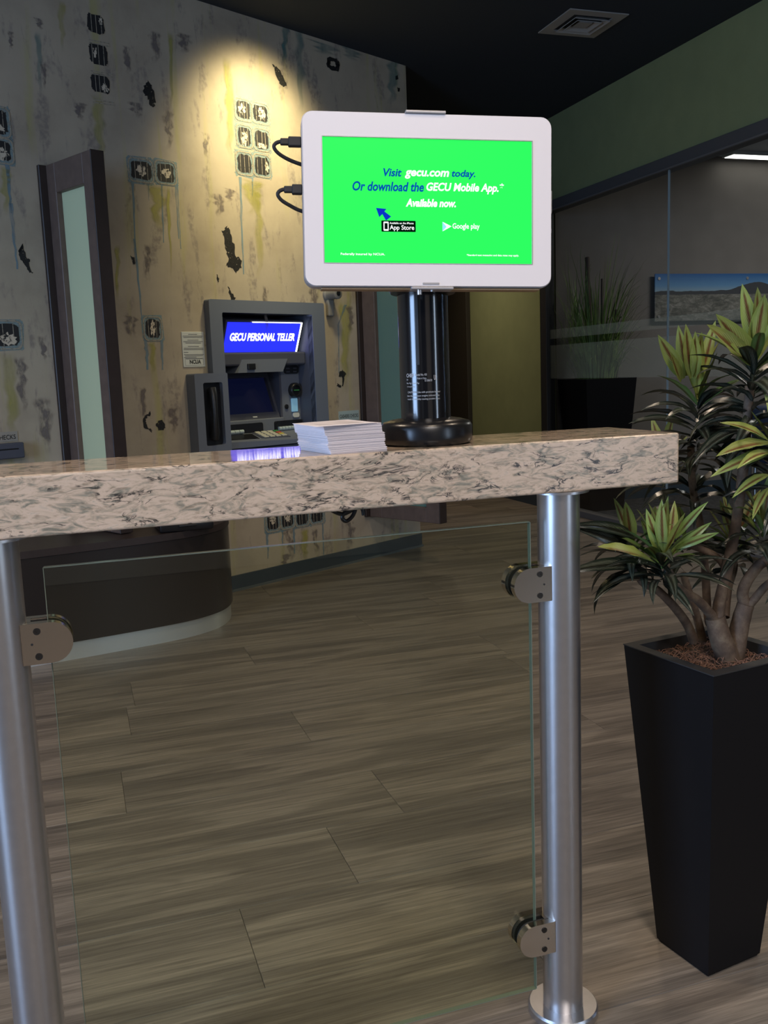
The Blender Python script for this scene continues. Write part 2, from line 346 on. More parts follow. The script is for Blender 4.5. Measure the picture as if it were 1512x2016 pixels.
M_vent = plain('vent_white_metal', (.30,.285,.265), .5); M_ventdark = plain('vent_shadow_gap', (.03,.03,.03), .8)
M_carpet = plain('dark_patterned_carpet', (.030,.030,.032), .95, var=.9, scale=26)
M_chairblue = plain('navy_upholstery', (.018,.032,.075), .7, var=.15, scale=120); M_chairmetal = plain('chair_metal', (.5,.5,.5), .3, .8)
M_doorbrown = plain('dark_brown_door', (.034,.029,.019), .5)

# ================================================================ the room
fl = struct(MB().box(-4, 8.2, -3, 10.6, -.06, -.004).build('floor', M_subfloor), 'grey-brown wood plank floor')
# planks: rows run along x, row width as the joints in the photo show
RW, PL = .295, 1.52
plank_mesh = None; g = .0004; c = .0008
rows = range(-5, 31); planks = []
def plank_data():
    b = MB(); hx, hy = PL/2-g, RW/2-g
    b.add([(-hx,-hy,-.004),(hx,-hy,-.004),(hx,hy,-.004),(-hx,hy,-.004),(-hx,-hy,-.0012),(hx,-hy,-.0012),(hx,hy,-.0012),(-hx,hy,-.0012),
           (-hx+c,-hy+c,0),(hx-c,-hy+c,0),(hx-c,hy-c,0),(-hx+c,hy-c,0)],
          [(0,1,5,4),(1,2,6,5),(2,3,7,6),(3,0,4,7),(4,5,9,8),(5,6,10,9),(6,7,11,10),(7,4,8,11),(8,9,10,11)])
    return b
offs = {1: .552, 0: .270}
first = None
for k in rows:
    y0 = 1.677+RW*k; off = offs.get(k, random.uniform(0, PL))
    i = -3
    while True:
        x0 = off+PL*i; i += 1
        if x0 > XG: break
        if x0+PL < -1.7: continue
        if y0 > 2.5 and x0+PL < y0*.0-1.0: continue
        if x0 + PL > XG: continue
        # leave out what stands behind the mural wall
        mx = x0+PL
        if y0 > 5.898+(mx-2.176)*.538 and mx < 2.2: continue
        if first is None: first = plank_data().build('plank', M_floor, fl); o = first
        else: o = first.copy(); COL.objects.link(o)
        o.location = (x0+PL/2, y0+RW/2, 0)
# cut planks along the partition
for k in rows:
    y0 = 1.677+RW*k; off = offs.get(k, None)
for k in rows:
    y0 = 1.677+RW*k
    ends = [o.location.x+PL/2 for o in fl.children if abs(o.location.y-(y0+RW/2)) < .01]
    if not ends: continue
    e = max(ends); w = XG-.01-e
    if w < .02: continue
    b = plank_data(); hx = PL/2
    b.v = [((p[0]+hx)/PL*w if abs(abs(p[0])-hx) > .05 else (g if p[0] < 0 else w-g), p[1], p[2]) for p in b.v]
    o = b.build('plank', M_floor, fl); o.location = (e, y0+RW/2, 0)
struct(MB().box(XG+.005, 8.2, -3, YB, -.004, .006).build('floor', M_carpet), 'dark patterned carpet beyond the glass')
struct(MB().box(-4, XG+.06, -3, 10.6, ZC, ZC+.1).build('ceiling', M_ceil), 'matt black ceiling')
struct(MB().box(XG+.06, 8.2, -3, YB+.1, 2.92, 3.02).build('ceiling', M_whiteceil), 'pale ceiling of the meeting room')

# mural wall, in its own frame: x along the wall, -y out into the room
HS0, HS1, HZ0, HZ1 = -1.575, -.915, .775, 1.54           # opening for the teller machine
mw = MB()
for a, b_, z0, z1 in ((-7.2, HS0, 0, ZC), (HS1, .03, 0, ZC), (HS0, HS1, 0, HZ0), (HS0, HS1, HZ1, ZC)): mw.box(a, b_, 0, .14, z0, z1)
mural = struct(mw.build('wall_left', M_mural, loc=MA, rz=MANG), 'beige distressed mural wall with black film frame motifs')
bb = struct(MB().box(-1.66, .032, -.012, 0, .012, .088).build('baseboard_left', M_basebd, loc=MA, rz=MANG), 'charcoal vinyl baseboard under the mural')
MB().box(-1.66, .034, -.022, 0, 0, .012).build('toe_edge', M_basetrim, bb)
# right side: green wall with header and glass partition
struct(MB().box(XG, XG+.14, -3, YB+.02, 2.48, ZC).build('wall_right', M_green), 'green bulkhead above the glass partition')
struct(MB().box(XG, XG+.14, YB+.02, 10.6, 0, ZC).build('wall_right', M_green), 'olive green wall past the glass partition')
struct(MB().box(XG-.012, XG, YB-.05, 10.6, 0, .10).build('baseboard_right', M_basebd), 'black baseboard of the olive wall')
struct(MB().box(-4, 3.9, 10.5, 10.6, 0, ZC).build('wall_back', M_darkbrown), 'dark end wall of the hallway')
struct(MB().box(XG+.14, 8.2, YB, YB+.1, 0, 3.0).build('wall_back', M_grey), 'grey back wall of the meeting room')
struct(MB().box(XG+.14, 8.2, YB-.012, YB, .006, .11).build('baseboard_back', M_basebd), 'dark baseboard of the grey wall')
struct(MB().box(8.1, 8.2, -3, YB, 0, 3.0).build('wall_side', M_grey), 'grey far side wall of the meeting room')
rear = MB()
for a, b_, z0, z1 in ((-4,-2.2,0,ZC),(-.2,1.4,0,ZC),(3.2,8.2,0,ZC),(-2.2,-.2,0,.6),(-2.2,-.2,2.75,ZC),(1.4,3.2,0,.6),(1.4,3.2,2.75,ZC)): rear.box(a, b_, -3.1, -3, z0, z1)
struct(rear.build('wall_front', M_beige), 'beige wall behind the photographer')
side = MB()
for a, b_, z0, z1 in ((-3,-1,0,ZC),(.8,4.2,0,ZC),(-1,.8,0,.5),(-1,.8,2.6,ZC)): side.box(-4.1, -4, a, b_, z0, z1)
struct(side.build('wall_side', M_beige), 'beige side wall with shop window')
# dark door at the end of the olive wall
dr = struct(MB().bbox(XG-.045, XG-.001, 8.49, 9.4, 0.02, 2.2, .004).build('door_1', M_doorbrown), 'dark brown door at the end of the olive wall')
MB().bbox(XG-.07, XG-.045, 9.28, 9.34, .98, 1.12, .004).build('door_handle', M_steel, dr)

# glass partition
part = thing('glass_partition', 'full-height clear glass partition with frosted bands below the green bulkhead', 'partition', (XG, 3, 0))
sh = (XG, 3, 0)
MB().bbox(XG-.02, XG+.10, -2.9, YB-.02, 2.405, 2.48, .004).build('head_rail', M_darkframe, part, shift=sh)
MB().box(XG-.024, XG-.019, -2.9, YB-.02, 2.397, 2.407).build('head_bead', plain('pale_bead', (.25,.24,.23), .3, .5), part, shift=sh)
MB().bbox(XG-.012, XG+.07, -2.9, YB-.02, .0, .05, .004).build('floor_channel', M_darkframe, part, shift=sh)
MB().bbox(XG-.01, XG+.07, YB-.10, YB-.005, 0, 2.41, .004).build('end_post', M_darkpost, part, shift=sh)
YJ = 5.345
for a, b_ in ((YJ+.004, YB-.08), (2.2, YJ-.004), (-.6, 2.192)):
    o = MB().box(XG+.02, XG+.03, a, b_, .04, 2.42).build('glass_pane', M_partglass, part, shift=sh)
for yj in (YJ, 2.196): MB().box(XG+.0195, XG+.0305, yj-.0045, yj+.0045, .04, 2.42).build('glass_joint', M_jointglint, part, shift=sh)
def frosted(name, a):
    m, nt, p, out = newmat(name); nt.nodes.remove(p)
    t = N(nt, 'ShaderNodeBsdfTransparent'); d = N(nt, 'ShaderNodeBsdfDiffuse', i_Color=(.34,.40,.36,1)); tl = N(nt, 'ShaderNodeBsdfTranslucent', i_Color=(.55,.62,.57,1)); m1 = N(nt, 'ShaderNodeMixShader', i_0=.5); m2 = N(nt, 'ShaderNodeMixShader', i_0=a)
    L(nt, d.outputs[0], m1.inputs[1]); L(nt, tl.outputs[0], m1.inputs[2]); L(nt, t.outputs[0], m2.inputs[1]); L(nt, m1.outputs[0], m2.inputs[2]); L(nt, m2.outputs[0], out.inputs[0])
    return m
M_film = frosted('frosted_film', .11)
MB().box(XG+.016, XG+.0195, 2.2, YB-.08, 1.405, 1.478).build('frosted_band', M_film, part, shift=sh)
MB().box(XG+.016, XG+.0195, 2.2, YB-.08, 1.085, 1.352).build('frosted_band', M_film, part, shift=sh)

# ceiling vent
vc = at_z(1147, 45, ZC)
vent = thing('ceiling_vent', 'square white louvred air vent in the black ceiling', 'vent', (vc.x, vc.y, ZC), 0)
hv = .185
MB().box(-hv*.8, hv*.8, -hv*.8, hv*.8, -.001, .0).build('vent_throat', M_ventdark, vent)
o4 = lambda r: [(-r,-r),(r,-r),(r,r),(-r,r)]
def sqring(r0, r1, z0, z1, zi=None):
    b = MB(); a0, a1 = o4(r0), o4(r1); zi = z0 if zi is None else zi
    vs = [(x,y,z0) for x,y in a0]+[(x,y,zi) for x,y in a1]+[(x,y,z1) for x,y in a0]+[(x,y,zi+(z1-z0)) for x,y in a1]
    fs = []
    for i in range(4):
        j = (i+1)%4; fs += [(i,j,4+j,4+i),(8+i,12+i,12+j,8+j),(i,8+i,8+j,j),(4+i,4+j,12+j,12+i)]
    return b.add(vs, fs)
sqring(hv, hv*.66, -.008, -.002).build('vent_frame', M_vent, vent)
for r in (.60, .42): sqring(hv*r, hv*(r-.12), -.022, -.018, -.006).build('vent_louvre', M_vent, vent)
MB().bbox(-hv*.22, hv*.22, -hv*.22, hv*.22, -.014, -.006, .002).build('vent_core', M_vent, vent)

# ---------------------------------------------------------------- lamps of the place
def downlight(x, y, aim, power, col, cone, blend, label, em):
    t = thing('recessed_downlight', label, 'lamp', (x, y, ZC))
    MB().lathe([(.075,-.006),(.075,0),(.052,0),(.052,-.006)], 28).build('trim_ring', M_black, t, smooth=40)
    MB().lathe([(.0,-.002),(.05,-.002),(.05,-.001),(.0,-.001)], 24).build('lens', em, t)
    l = bpy.data.lights.new('downlight_beam', 'SPOT'); l.energy = power; l.color = col; l.spot_size = math.radians(cone); l.spot_blend = blend; l.shadow_soft_size = .12
    o = bpy.data.objects.new('downlight_beam', l); COL.objects.link(o); o.location = (x, y, ZC-.03)
    o.rotation_euler = (Vector(aim)-Vector((x, y, ZC-.03))).to_track_quat('-Z', 'Y').to_euler()
    return t
ws = on_wall(470, 150)[0]
ws += .10; P = MA+MD*ws+MN*.62
Q = MA+MD*ws+Vector((0,0,2.44))
downlight(P.x, P.y, Q, 210, (1, .84, .46), 78, 1.0, 'recessed spot washing the mural above the teller machine', M_ledspot)
WARM = (1, .80, .60)
for x, y, pw, lab in ((.55, .35, 75, 'recessed warm downlight above the stone counter'), (2.1, 1.2, 90, 'recessed warm downlight above the potted plant'),
                      (1.9, 3.5, 95, 'recessed warm downlight above the lobby floor'), (-.6, 2.3, 120, 'recessed warm downlight before the curved bench'),
                      (2.9, 7.8, 110, 'recessed warm downlight before the olive wall')):
    downlight(x, y, (x, y, 0), pw, WARM, 130, .9, lab, M_emit)
# meeting room: linear ceiling light
fx = thing('linear_ceiling_light', 'long glowing ceiling light in the meeting room', 'lamp', (6.0, 6.9, 2.92))
MB().bbox(-.55, .9, -.075, .075, -.03, 0, .004).build('housing', M_whiteceil, fx)
MB().box(-.53, .88, -.06, .06, -.034, -.03).build('diffuser', M_emit, fx)
fx = thing('linear_ceiling_light', 'added housing for the fill light above the middle of the meeting room', 'lamp', (6.1, 5.2, 2.92))  # housing made up to carry the added fill light
MB().bbox(-.85, .85, -.19, .19, -.012, 0, .004).build('housing', M_whiteceil, fx)
fx = thing('ceiling_panel', 'square white ceiling light panel of the lobby behind the photographer', 'lamp', (.2, -1.1, ZC))
MB().bbox(-.64, .64, -.64, .64, -.05, 0, .006).build('housing', M_whiteceil, fx)
area('meeting_room_fill', (6.1, 5.2, 2.9), (6.1, 5.2, 0), 1.6, .3, 52, (1, .95, .88))  # added fill that brightens the meeting room


# ================================================================ mural motifs (paint on the wall)
P_black = paint('black_motif_paint', (.018,.018,.02), 1, 30, .08, .16)
P_outline = paint('pale_blue_outline_paint', (.28,.39,.41), .6, 40, .30, .56)
P_line = paint('cream_line_paint', (.42,.38,.30), .8, 60, .30, .5)
P_splash = paint('cream_splash_paint', (.60,.53,.42), 1, 55, .40, .50)
P_chip = paint('black_chip_paint', (.012,.012,.013), 1, 75, .36, .42)
P_blue = paint('blue_drip_paint', (.19,.30,.37), .75, 25, .25, .55, stretch=(1,1,.2))
P_yellow = paint('yellow_green_wash', (.44,.42,.10), .75, 7, .2, .7, stretch=(1.6,1,.25), feather=True)
P_teal = paint('teal_wash', (.07,.22,.22), .75, 6, .2, .75, stretch=(1.6,1,.35), feather=True)
P_grey = paint('grey_smear', (.19,.16,.15), .85, 26, .36, .60, stretch=(1.4,1,.7), feather=True)
layer = [0]
def wall_poly(name, pts, mat, t):
    return MB().plate(pts, -t, -t+.0006).build(name, mat, mural)
def jag(pts, a, seed, sub=3):
    rnd = random.Random(seed); out = []
    n = len(pts)
    for i in range(n):
        p, q = pts[i], pts[(i+1)%n]
        for k in range(sub):
            f = k/sub; out.append((p[0]+(q[0]-p[0])*f+rnd.uniform(-a, a), p[1]+(q[1]-p[1])*f+rnd.uniform(-a, a)))
    return out
def quad(x0, y0, x1, y1):                   # box in the photograph to a box on the wall
    a = on_wall(x0, y0); b = on_wall(x1, y1); return a[0], b[0], b[1], a[1]
def film_frame(x0, y0, x1, y1, seed, outline=True, splash=None, blk=P_black):
    s0, s1, z0, z1 = quad(x0, y0, x1, y1); r = min(s1-s0, z1-z0)*.26; rnd = random.Random(seed)
    if outline:
        wall_poly('motif_backing', jag(rrect(s0-.022, s1+.022, z0-.022, z1+.022, r*.8), .006, seed, 1), P_outline, .0008)
        ring_plate(rrect(s0-.016, s1+.016, z0-.016, z1+.016, r*1.2), rrect(s0-.010, s1+.010, z0-.010, z1+.010, r*1.1), -.0024, -.0016).build('motif_line', P_line, mural)
    wall_poly('film_frame', jag(rrect(s0, s1, z0, z1, r), .004, seed+1, 2), blk, .0016)
    w = s1-s0
    for k in range(3):
        x = s0+w*(.18+.3*k+rnd.uniform(-.05,.05)); wall_poly('motif_line', [(x,z0),(x+.0028,z0),(x+.0028,z1),(x,z1)], P_line, .0024)
    if splash:
        cx, cz, rx, rz = splash; pts = []
        for i in range(22):
            a = 2*PI*i/22; q = rnd.uniform(.55, 1.15); pts.append((s0+w*cx+w*rx*q*math.cos(a), z0+(z1-z0)*cz+(z1-z0)*rz*q*math.sin(a)))
        wall_poly('splash', pts, P_splash, .0030)
for i, b in enumerate([(170,24,206,70),(174,83,212,131),(178,142,216,187)]):
    film_frame(*b, 20+i, False, [(.8,.7,.12,.2),(.3,.6,.14,.3),(.75,.3,.2,.25)][i])
    s0, s1, z0, z1 = quad(*b); 
    for q in (0, .012): wall_poly('motif_line', [(s0,z0-.035-q),(s1+.02,z0-.030-q),(s1+.02,z0-.035-q),(s0,z0-.040-q)], P_line, .0024)
film_frame(-28, 212, 16, 266, 31, True, (.5,.25,.4,.2)); film_frame(-26, 274, 22, 318, 32, True, (.6,.35,.3,.35))
film_frame(256, 315, 298, 356, 33, True, (.5,.5,.24,.36)); film_frame(308, 320, 343, 360, 34, True, (.5,.5,.3,.3))
for i, (b, s) in enumerate([((465,197,493,236),(.35,.55,.3,.35)), ((498,205,527,242),(.55,.5,.28,.42)), ((468,249,494,288),(.45,.4,.32,.5)), ((501,256,529,295),(.5,.15,.4,.2)), ((467,302,495,342),None), ((501,307,530,346),(.85,.5,.15,.35))]):
    film_frame(*b, 40+i, True, s)
film_frame(286, 629, 315, 665, 51, True, (.5,.5,.2,.45)); film_frame(-22, 637, 39, 681, 52, True, (.55,.3,.35,.3))
for i in range(4): film_frame(524+29*i, 986-3*i, 548+29*i, 1040-5*i, 60+i, True, (.5,.35,.32,.2) if i < 2 else None)
s0, s1, z0, z1 = quad(642, 109, 669, 144)
ring_plate(jag(rrect(s0,s1,z0,z1,.04),.005,5,1), jag(rrect(s0+.022,s1-.022,z0+.024,z1-.024,.03),.008,6,1), -.0022, -.0012).build('film_frame', P_chip, mural)
def chip(pts, seed, a=.006): wall_poly('paint_chip', jag([on_wall(*p) for p in pts], a, seed, 4), P_chip, .0014)
chip([(292,160),(300,172),(306,196),(303,211),(296,207),(288,190),(281,183),(284,168)], 1)
chip([(446,446),(452,452),(455,468),(462,482),(463,505),(470,508),(476,515),(474,527),(464,536),(455,527),(444,522),(450,508),(444,490),(443,468),(437,455)], 2)
chip([(536,126),(548,134),(556,150),(565,168),(558,173),(548,160),(541,143)], 3)
chip([(45,478),(50,505),(58,512),(56,522),(64,538),(58,537),(50,522),(40,510),(34,494),(42,498)], 4, .004)
chip([(281,826),(288,816),(297,808),(294,818),(287,826),(288,838),(300,846),(298,850),(286,844)], 5); chip([(308,830),(320,828),(326,840),(318,848),(308,842)], 6, .008)
chip([(449,562),(455,572),(464,588),(456,590),(452,578)], 7); chip([(257,504),(264,506),(268,518),(263,522)], 8, .004)
chip([(668,733),(674,728),(682,736),(678,742),(676,760),(673,760),(674,742),(666,742)], 9, .004); chip([(667,758),(671,758),(671,763),(667,763)], 10, .002)
chip([(778,150),(783,148),(784,156),(779,157)], 11, .002); chip([(782,172),(787,174),(787,181),(783,180)], 12, .002)
chip([(427,540),(431,548),(430,556),(427,552)], 13, .003); chip([(664,755),(668,757),(667,762),(663,760)], 14, .003)
def streak(x0, y0, x1, y1, wpx, mat, name='paint_drip', seed=0, t=.0011):
    a = on_wall(x0, y0); b = on_wall(x1, y1); w = (on_wall(x0+wpx, y0)[0]-a[0])/2; rnd = random.Random(seed+x0); n = 10; Lp, Rp = [], []
    for i in range(n+1):
        f = i/n; x = a[0]+(b[0]-a[0])*f+rnd.uniform(-w,w)*.3; z = a[1]+(b[1]-a[1])*f; ww = w*(1-.55*f)*rnd.uniform(.7,1.2)
        Lp.append((x-ww, z)); Rp.append((x+ww, z))
    b_ = MB(); vs = [(p[0],-t,p[1]) for p in Lp]+[(p[0],-t,p[1]) for p in Rp]
    b_.add(vs, [(i, i+1, n+2+i, n+1+i) for i in range(n)])
    return b_.build(name, mat, mural, uv=[(0, i/n) for i in range(n+1)]+[(1, i/n) for i in range(n+1)])
for a in [(261,360,268,520,5),(264,470,280,630,5),(318,362,322,478,4),(345,360,352,470,4),(349,362,356,490,3),(292,358,293,395,3),(472,348,480,540,5),(497,350,497,386,3),(14,322,22,420,8),(20,400,34,530,8),
          (287,668,291,728,8),(318,668,320,728,6),(680,600,665,640,5),(666,640,667,735,3),(525,1042,528,1100,6),(578,1035,580,1090,5),(635,1030,637,1105,3),(556,1040,556,1075,4)]:
    streak(*a, P_blue)
for a in [(190,185,205,330,30),(335,60,338,235,12),(308,362,312,460,40),(330,362,338,560,10),(497,352,500,430,55),(448,110,452,330,30),(300,672,302,740,18),(10,325,12,430,30),(18,690,25,870,45),(680,585,676,790,30),(505,360,512,560,25),(120,0,124,110,18),(232,480,230,600,14),(598,1040,600,1110,22)]:
    streak(*a, P_yellow, 'colour_wash')
for a in [(588,48,592,240,26),(776,112,770,215,30),(640,85,640,110,70),(560,40,560,140,20),(690,92,690,120,50),(75,60,80,200,16),(655,70,800,128,14)]:
    streak(*a, P_teal, 'colour_wash')
for a in [(250,90,252,150,22),(305,60,306,130,30),(362,65,365,110,36),(155,200,160,240,30),(265,200,272,235,34),(330,215,334,300,26),(290,480,292,560,22),(255,620,262,670,34),(108,560,112,650,24),(80,660,90,720,18),
          (85,780,95,900,40),(40,700,48,820,30),(280,760,284,840,16),(340,800,345,860,26),(405,260,405,315,18),(430,380,432,430,30),(450,370,452,400,26),(522,560,526,680,14),(620,560,622,640,26),(690,600,690,660,18),(20,60,22,100,14),(85,120,88,180,14),(75,35,80,60,20),(700,840,700,880,14),
          (570,1040,574,1110,22),(620,1040,625,1090,16),(690,1025,690,1080,22),(560,1090,562,1120,26)]:
    streak(*a, P_grey, 'grey_smear')

# ================================================================ wall mounted things
def wall_thing(name, label, cat, s, z, group=None):
    t = thing(name, label, cat, MA+MD*s+Vector((0,0,z)), MANG, group); return t, (s, 0, z)
# privacy dividers
def divider(s0, Lg, z0, z1, label, pane_mat, stile=.09):
    th = .058; t, sh = wall_thing('privacy_divider', label, 'divider', s0, z0, 'brown framed privacy dividers on the mural wall'); rail = .13
    for a, b_, c0, c1, nm in ((.02, stile+.02, z0, z1, 'stile'), (Lg-stile, Lg, z0, z1, 'stile'), (stile+.02, Lg-stile, z1-rail, z1, 'rail'), (stile+.02, Lg-stile, z0, z0+rail*.7, 'rail')):
        MB().bbox(s0, s0+th, -b_, -a, c0, c1, .003, 1).build(nm, M_brown, t, shift=sh)
    MB().box(s0+.028, s0+.036, -(Lg-stile), -(stile+.02), z0+rail*.7, z1-rail).build('frosted_pane', pane_mat, t, shift=sh)
    MB().bbox(s0-.004, s0+th+.004, -Lg-.006, -Lg, z0, z1, .002, 1).build('edge_band', M_darkbrown, t, shift=sh)
    MB().bbox(s0-.035, s0+th+.02, -.02, 0, z0, z1, .003, 1).build('wall_bracket', M_darkbrown, t, shift=sh)
    return t
divider(-2.50, .415, .505, 2.175, 'brown framed divider with pale frosted pane behind the curved bench', M_frost, .075)
divider(-.475, .60, .275, 2.175, 'brown framed divider with teal frosted pane behind the black column', M_frost2, .105)

# notice
t, sh = wall_thing('notice', 'white notice reading NCUA beside the teller machine', 'notice', -1.742, 1.25)
MB().bbox(-1.812, -1.672, -.004, 0, 1.251, 1.434, .001, 1).build('sheet', M_notice, t, shift=sh)
MT = None
text('lettering', 'NCUA', M_ink, t, None, -1.772, -1.700, 1.267, 1.289, -.0046, bold=.035, shift=sh)
rnd = random.Random(3)
for z, a, b_ in ((1.421,.30,.70),(1.412,.05,.95),(1.405,.08,.92),(1.391,.25,.75),(1.383,.06,.94),(1.376,.15,.85),(1.358,.25,.75),(1.349,.06,.95),(1.342,.05,.95),(1.328,.05,.25),(1.316,.05,.95),(1.309,.1,.9),(1.302,.05,.6),(1.294,.12,.88)):
    MB().box(-1.812+.14*a, -1.812+.14*b_, -.0046, -.004, z-.0016, z+.0016).build('text_line', M_greyink, t, shift=sh)
ring_plate([(-1.80,1.259),(-1.684,1.259),(-1.684,1.298),(-1.80,1.298)], [(-1.799,1.260),(-1.685,1.260),(-1.685,1.297),(-1.799,1.297)], -.0046, -.004).build('text_box', M_greyink, t, shift=sh)
# cheque slots
t, sh = wall_thing('check_slot', 'grey cheque slot labelled CASHIERS CHECKS at the left edge', 'check slot', -2.86, .85, 'cheque slots on the mural wall')
MB().bbox(-2.98, -2.738, -.05, 0, .862, .932, .004, 1).build('slot_box', M_atm2, t, shift=sh)
MB().box(-2.95, -2.765, -.0506, -.05, .902, .908).build('slot', M_atm3, t, shift=sh)
MB().box(-2.98, -2.742, -.003, 0, .938, .982).build('name_plate', M_plate2, t, shift=sh)
text('lettering', 'CASHIERS CHECKS', M_ink, t, None, -2.965, -2.752, .947, .968, -.0036, bold=.01, shift=sh)
t, sh = wall_thing('check_slot', 'cheque slot with pale CASHIERS CHECKS plate above the leaflet stack', 'check slot', -.62, .82, 'cheque slots on the mural wall')
MB().bbox(-.70, -.522, -.05, 0, .80, .893, .004, 1).build('slot_box', M_atm3, t, shift=sh)
MB().box(-.68, -.54, -.0506, -.05, .85, .856).build('slot', M_atm2, t, shift=sh)
MB().box(-.698, -.522, -.003, 0, .897, .958).build('name_plate', M_plate, t, shift=sh)
text('lettering', 'CASHIERS CHECKS', M_ink, t, None, -.690, -.530, .915, .937, -.0036, bold=.01, shift=sh)
# small wall camera
s, z = on_wall(645, 580)
t, sh = wall_thing('wall_camera', 'small grey round wall camera right of the teller machine', 'camera', s, z)
MY = Matrix.Translation((s, 0, z)) @ Matrix.Rotation(PI/2, 4, 'X')
MB().lathe([(.042,0),(.042,.012),(.034,.02),(.03,.07),(.033,.075),(.033,.09),(.026,.094)], 24, M=MY).build('body', M_camgrey, t, shift=sh, smooth=40)
MB().lathe([(.016,.0935),(.016,.096),(.012,.098)], 20, M=MY).build('lens', M_black, t, shift=sh, smooth=40)
MB().bbox(s-.024, s+.024, -.03, 0, z-.13, z-.03, .008).build('bracket', M_camgrey, t, shift=sh)

# ================================================================ teller machine
atm, sh = wall_thing('teller_machine', 'grey wall teller machine with lit blue sign and side handset', 'teller machine', -1.25, .74)
def A(mb, name, mat, smooth=None, par=None): return mb.build(name, mat, par or atm, shift=sh, smooth=smooth)
of = rrect(-1.655, -.822, .742, 1.603, .012); inn = rrect(-1.572, -.92, .79, 1.535, .008)
A(ring_plate(of, inn, -.045, 0), 'surround', M_atm)
b = MB(); b.box(-1.575, -1.57, -.04, .30, .775, 1.54).box(-.92, -.915, -.04, .30, .775, 1.54).box(-1.575, -.915, -.04, .30, 1.535, 1.54).box(-1.575, -.915, -.02, .30, .775, .80).box(-1.575,-.915,.29,.30,.775,1.54)
A(b, 'recess_lining', M_atm2)
# lit sign, leaning out at the top
ang = math.atan2(.062, .163); MS = Matrix.Translation((-1.215, .082, 1.328)) @ Matrix.Rotation(ang, 4, 'X')
def AS(mb, name, mat, M, par=None): return mb.build(name, mat, par or atm, M=M, shift=sh)
ang = math.atan2(.062,.163)
MS = Matrix.Translation((-1.215, .082, 1.328)) @ Matrix.Rotation(ang, 4, 'X')
sg = AS(MB().bbox(-.282, .282, .004, .03, -.012, .185, .004, 1), 'sign_box', M_atm2, MS)
AS(MB().box(-.272, .262, -.001, .003, 0, .172), 'sign_face', M_blue, MS, sg)
AS(MB().box(.262, .274, -.002, .003, .0, .175), 'light_leak', M_lit, MS, sg)  # light leaking past the sign edge, made as a glowing strip
AS(MB().box(-.10, .274, -.002, .003, .172, .1755), 'light_leak', M_lit, MS, sg)
text('lettering', 'GECU PERSONAL TELLER', M_lit, sg, MS, -.242, .235, .066, .112, -.003, bold=.028, shift=sh)
A(MB().prism([(0,0)]*3, 0, 0) if False else MB().bbox(-1.57, -.92, .03, .12, 1.25, 1.325, .01), 'brow', M_atm2)
A(MB().plate([(-1.40,1.285),(-1.07,1.285),(-1.11,1.212),(-1.44,1.212)], .02, .14), 'camera_hood', M_atm)
A(MB().bbox(-1.372, -1.318, .008, .022, 1.228, 1.262, .004), 'camera_window', M_atm3)
# right-hand fascia
A(MB().box(-1.06, -.92, .10, .30, .80, 1.28), 'fascia', M_atm)
for k in range(3): A(MB().box(-1.005, -.925, .0985, .10, 1.256+.008*k, 1.259+.008*k), 'speaker_slot', M_atm3)
kp = A(MB().plate(rrect(-1.035, -.925, 1.198, 1.247, .014), .094, .10), 'function_panel', M_atm3)
for q in range(4): A(MB().box(-1.022+.055*(q%2), -.995+.055*(q%2), .0925, .094, 1.206+.02*(q//2), 1.213+.02*(q//2)), 'function_button', M_atm2, par=kp)
cx_, cz_ = -.965, 1.10
MY = Matrix.Translation((cx_, .10, cz_)) @ Matrix.Rotation(PI/2, 4, 'X')
cr = A(MB().lathe([(.044,0),(.044,.022),(.038,.03),(.030,.03),(.028,.015),(0,.015)], 28, M=MY), 'card_reader', M_atm3, 40)
A(MB().box(cx_-.02, cx_+.02, .072, .086, cz_-.003, cz_+.003), 'card_slot', M_kgreen, par=cr)
A(MB().bbox(-.992, -.945, .09, .102, .972, 1.052, .004), 'guide_panel', M_blueled)
A(MB().plate(rrect(-.985, -.935, .938, .966, .012), .093, .10), 'badge', M_notice)
A(MB().lathe([(.014,0),(.014,.006),(.009,.008)], 18, M=Matrix.Translation((-1.03,.10,1.005)) @ Matrix.Rotation(PI/2,4,'X')), 'headphone_jack', M_atm3, 40)
# screen, leaning back
MSc = Matrix.Translation((-1.265, .125, .955)) @ Matrix.Rotation(-math.atan2(.085,.23), 4, 'X')
sc_ = AS(ring_plate(rrect(-.215,.195,-.02,.27,.01), rrect(-.178,.172,.022,.245,.004), -.012, .03), 'screen_bezel', M_atm2, MSc)
AS(MB().box(-.178, .172, .012, .02, .022, .245), 'screen', M_atmscreen, MSc, sc_)
AS(MB().box(-.012, .02, -.0135, -.012, -.006, .002), 'maker_plate', M_notice, MSc, sc_)
A(MB().prism([(0,0)]*3,0,0) if False else MB().add([(-1.075,.10,.945),(-1.06,.10,.945),(-1.06,.24,1.23),(-1.075,.24,1.23),(-1.075,.10,1.23),(-1.06,.10,1.23)], [(0,1,2,3),(0,3,4),(1,5,2),(4,3,2,5),(0,4,5,1)]), 'screen_cheek', M_atm2)
A(MB().bbox(-1.57, -1.06, .09, .13, .80, .945, .006), 'lower_fascia', M_atm)
# note slots with rollers
for s0_, s1_, z0_, z1_, n0, n1, zr in ((-1.50, -1.235, .845, .925, -1.485, -1.385, .882), (-1.14, -.93, .825, .925, -1.125, -1.005, .880)):
    q = A(MB().plate(rrect(s0_, s1_, z0_, z1_, .012), .075, .10), 'note_slot', M_atm3)
    n = 3 if n0 < -1.3 else 5; w = (n1-n0)/n
    for k in range(n):
        x = n0+w*k; A(MB().cyl((x+.001,.070,zr), (x+w-.002,.070,zr), .012, 12), 'roller', M_roller, 40, q)
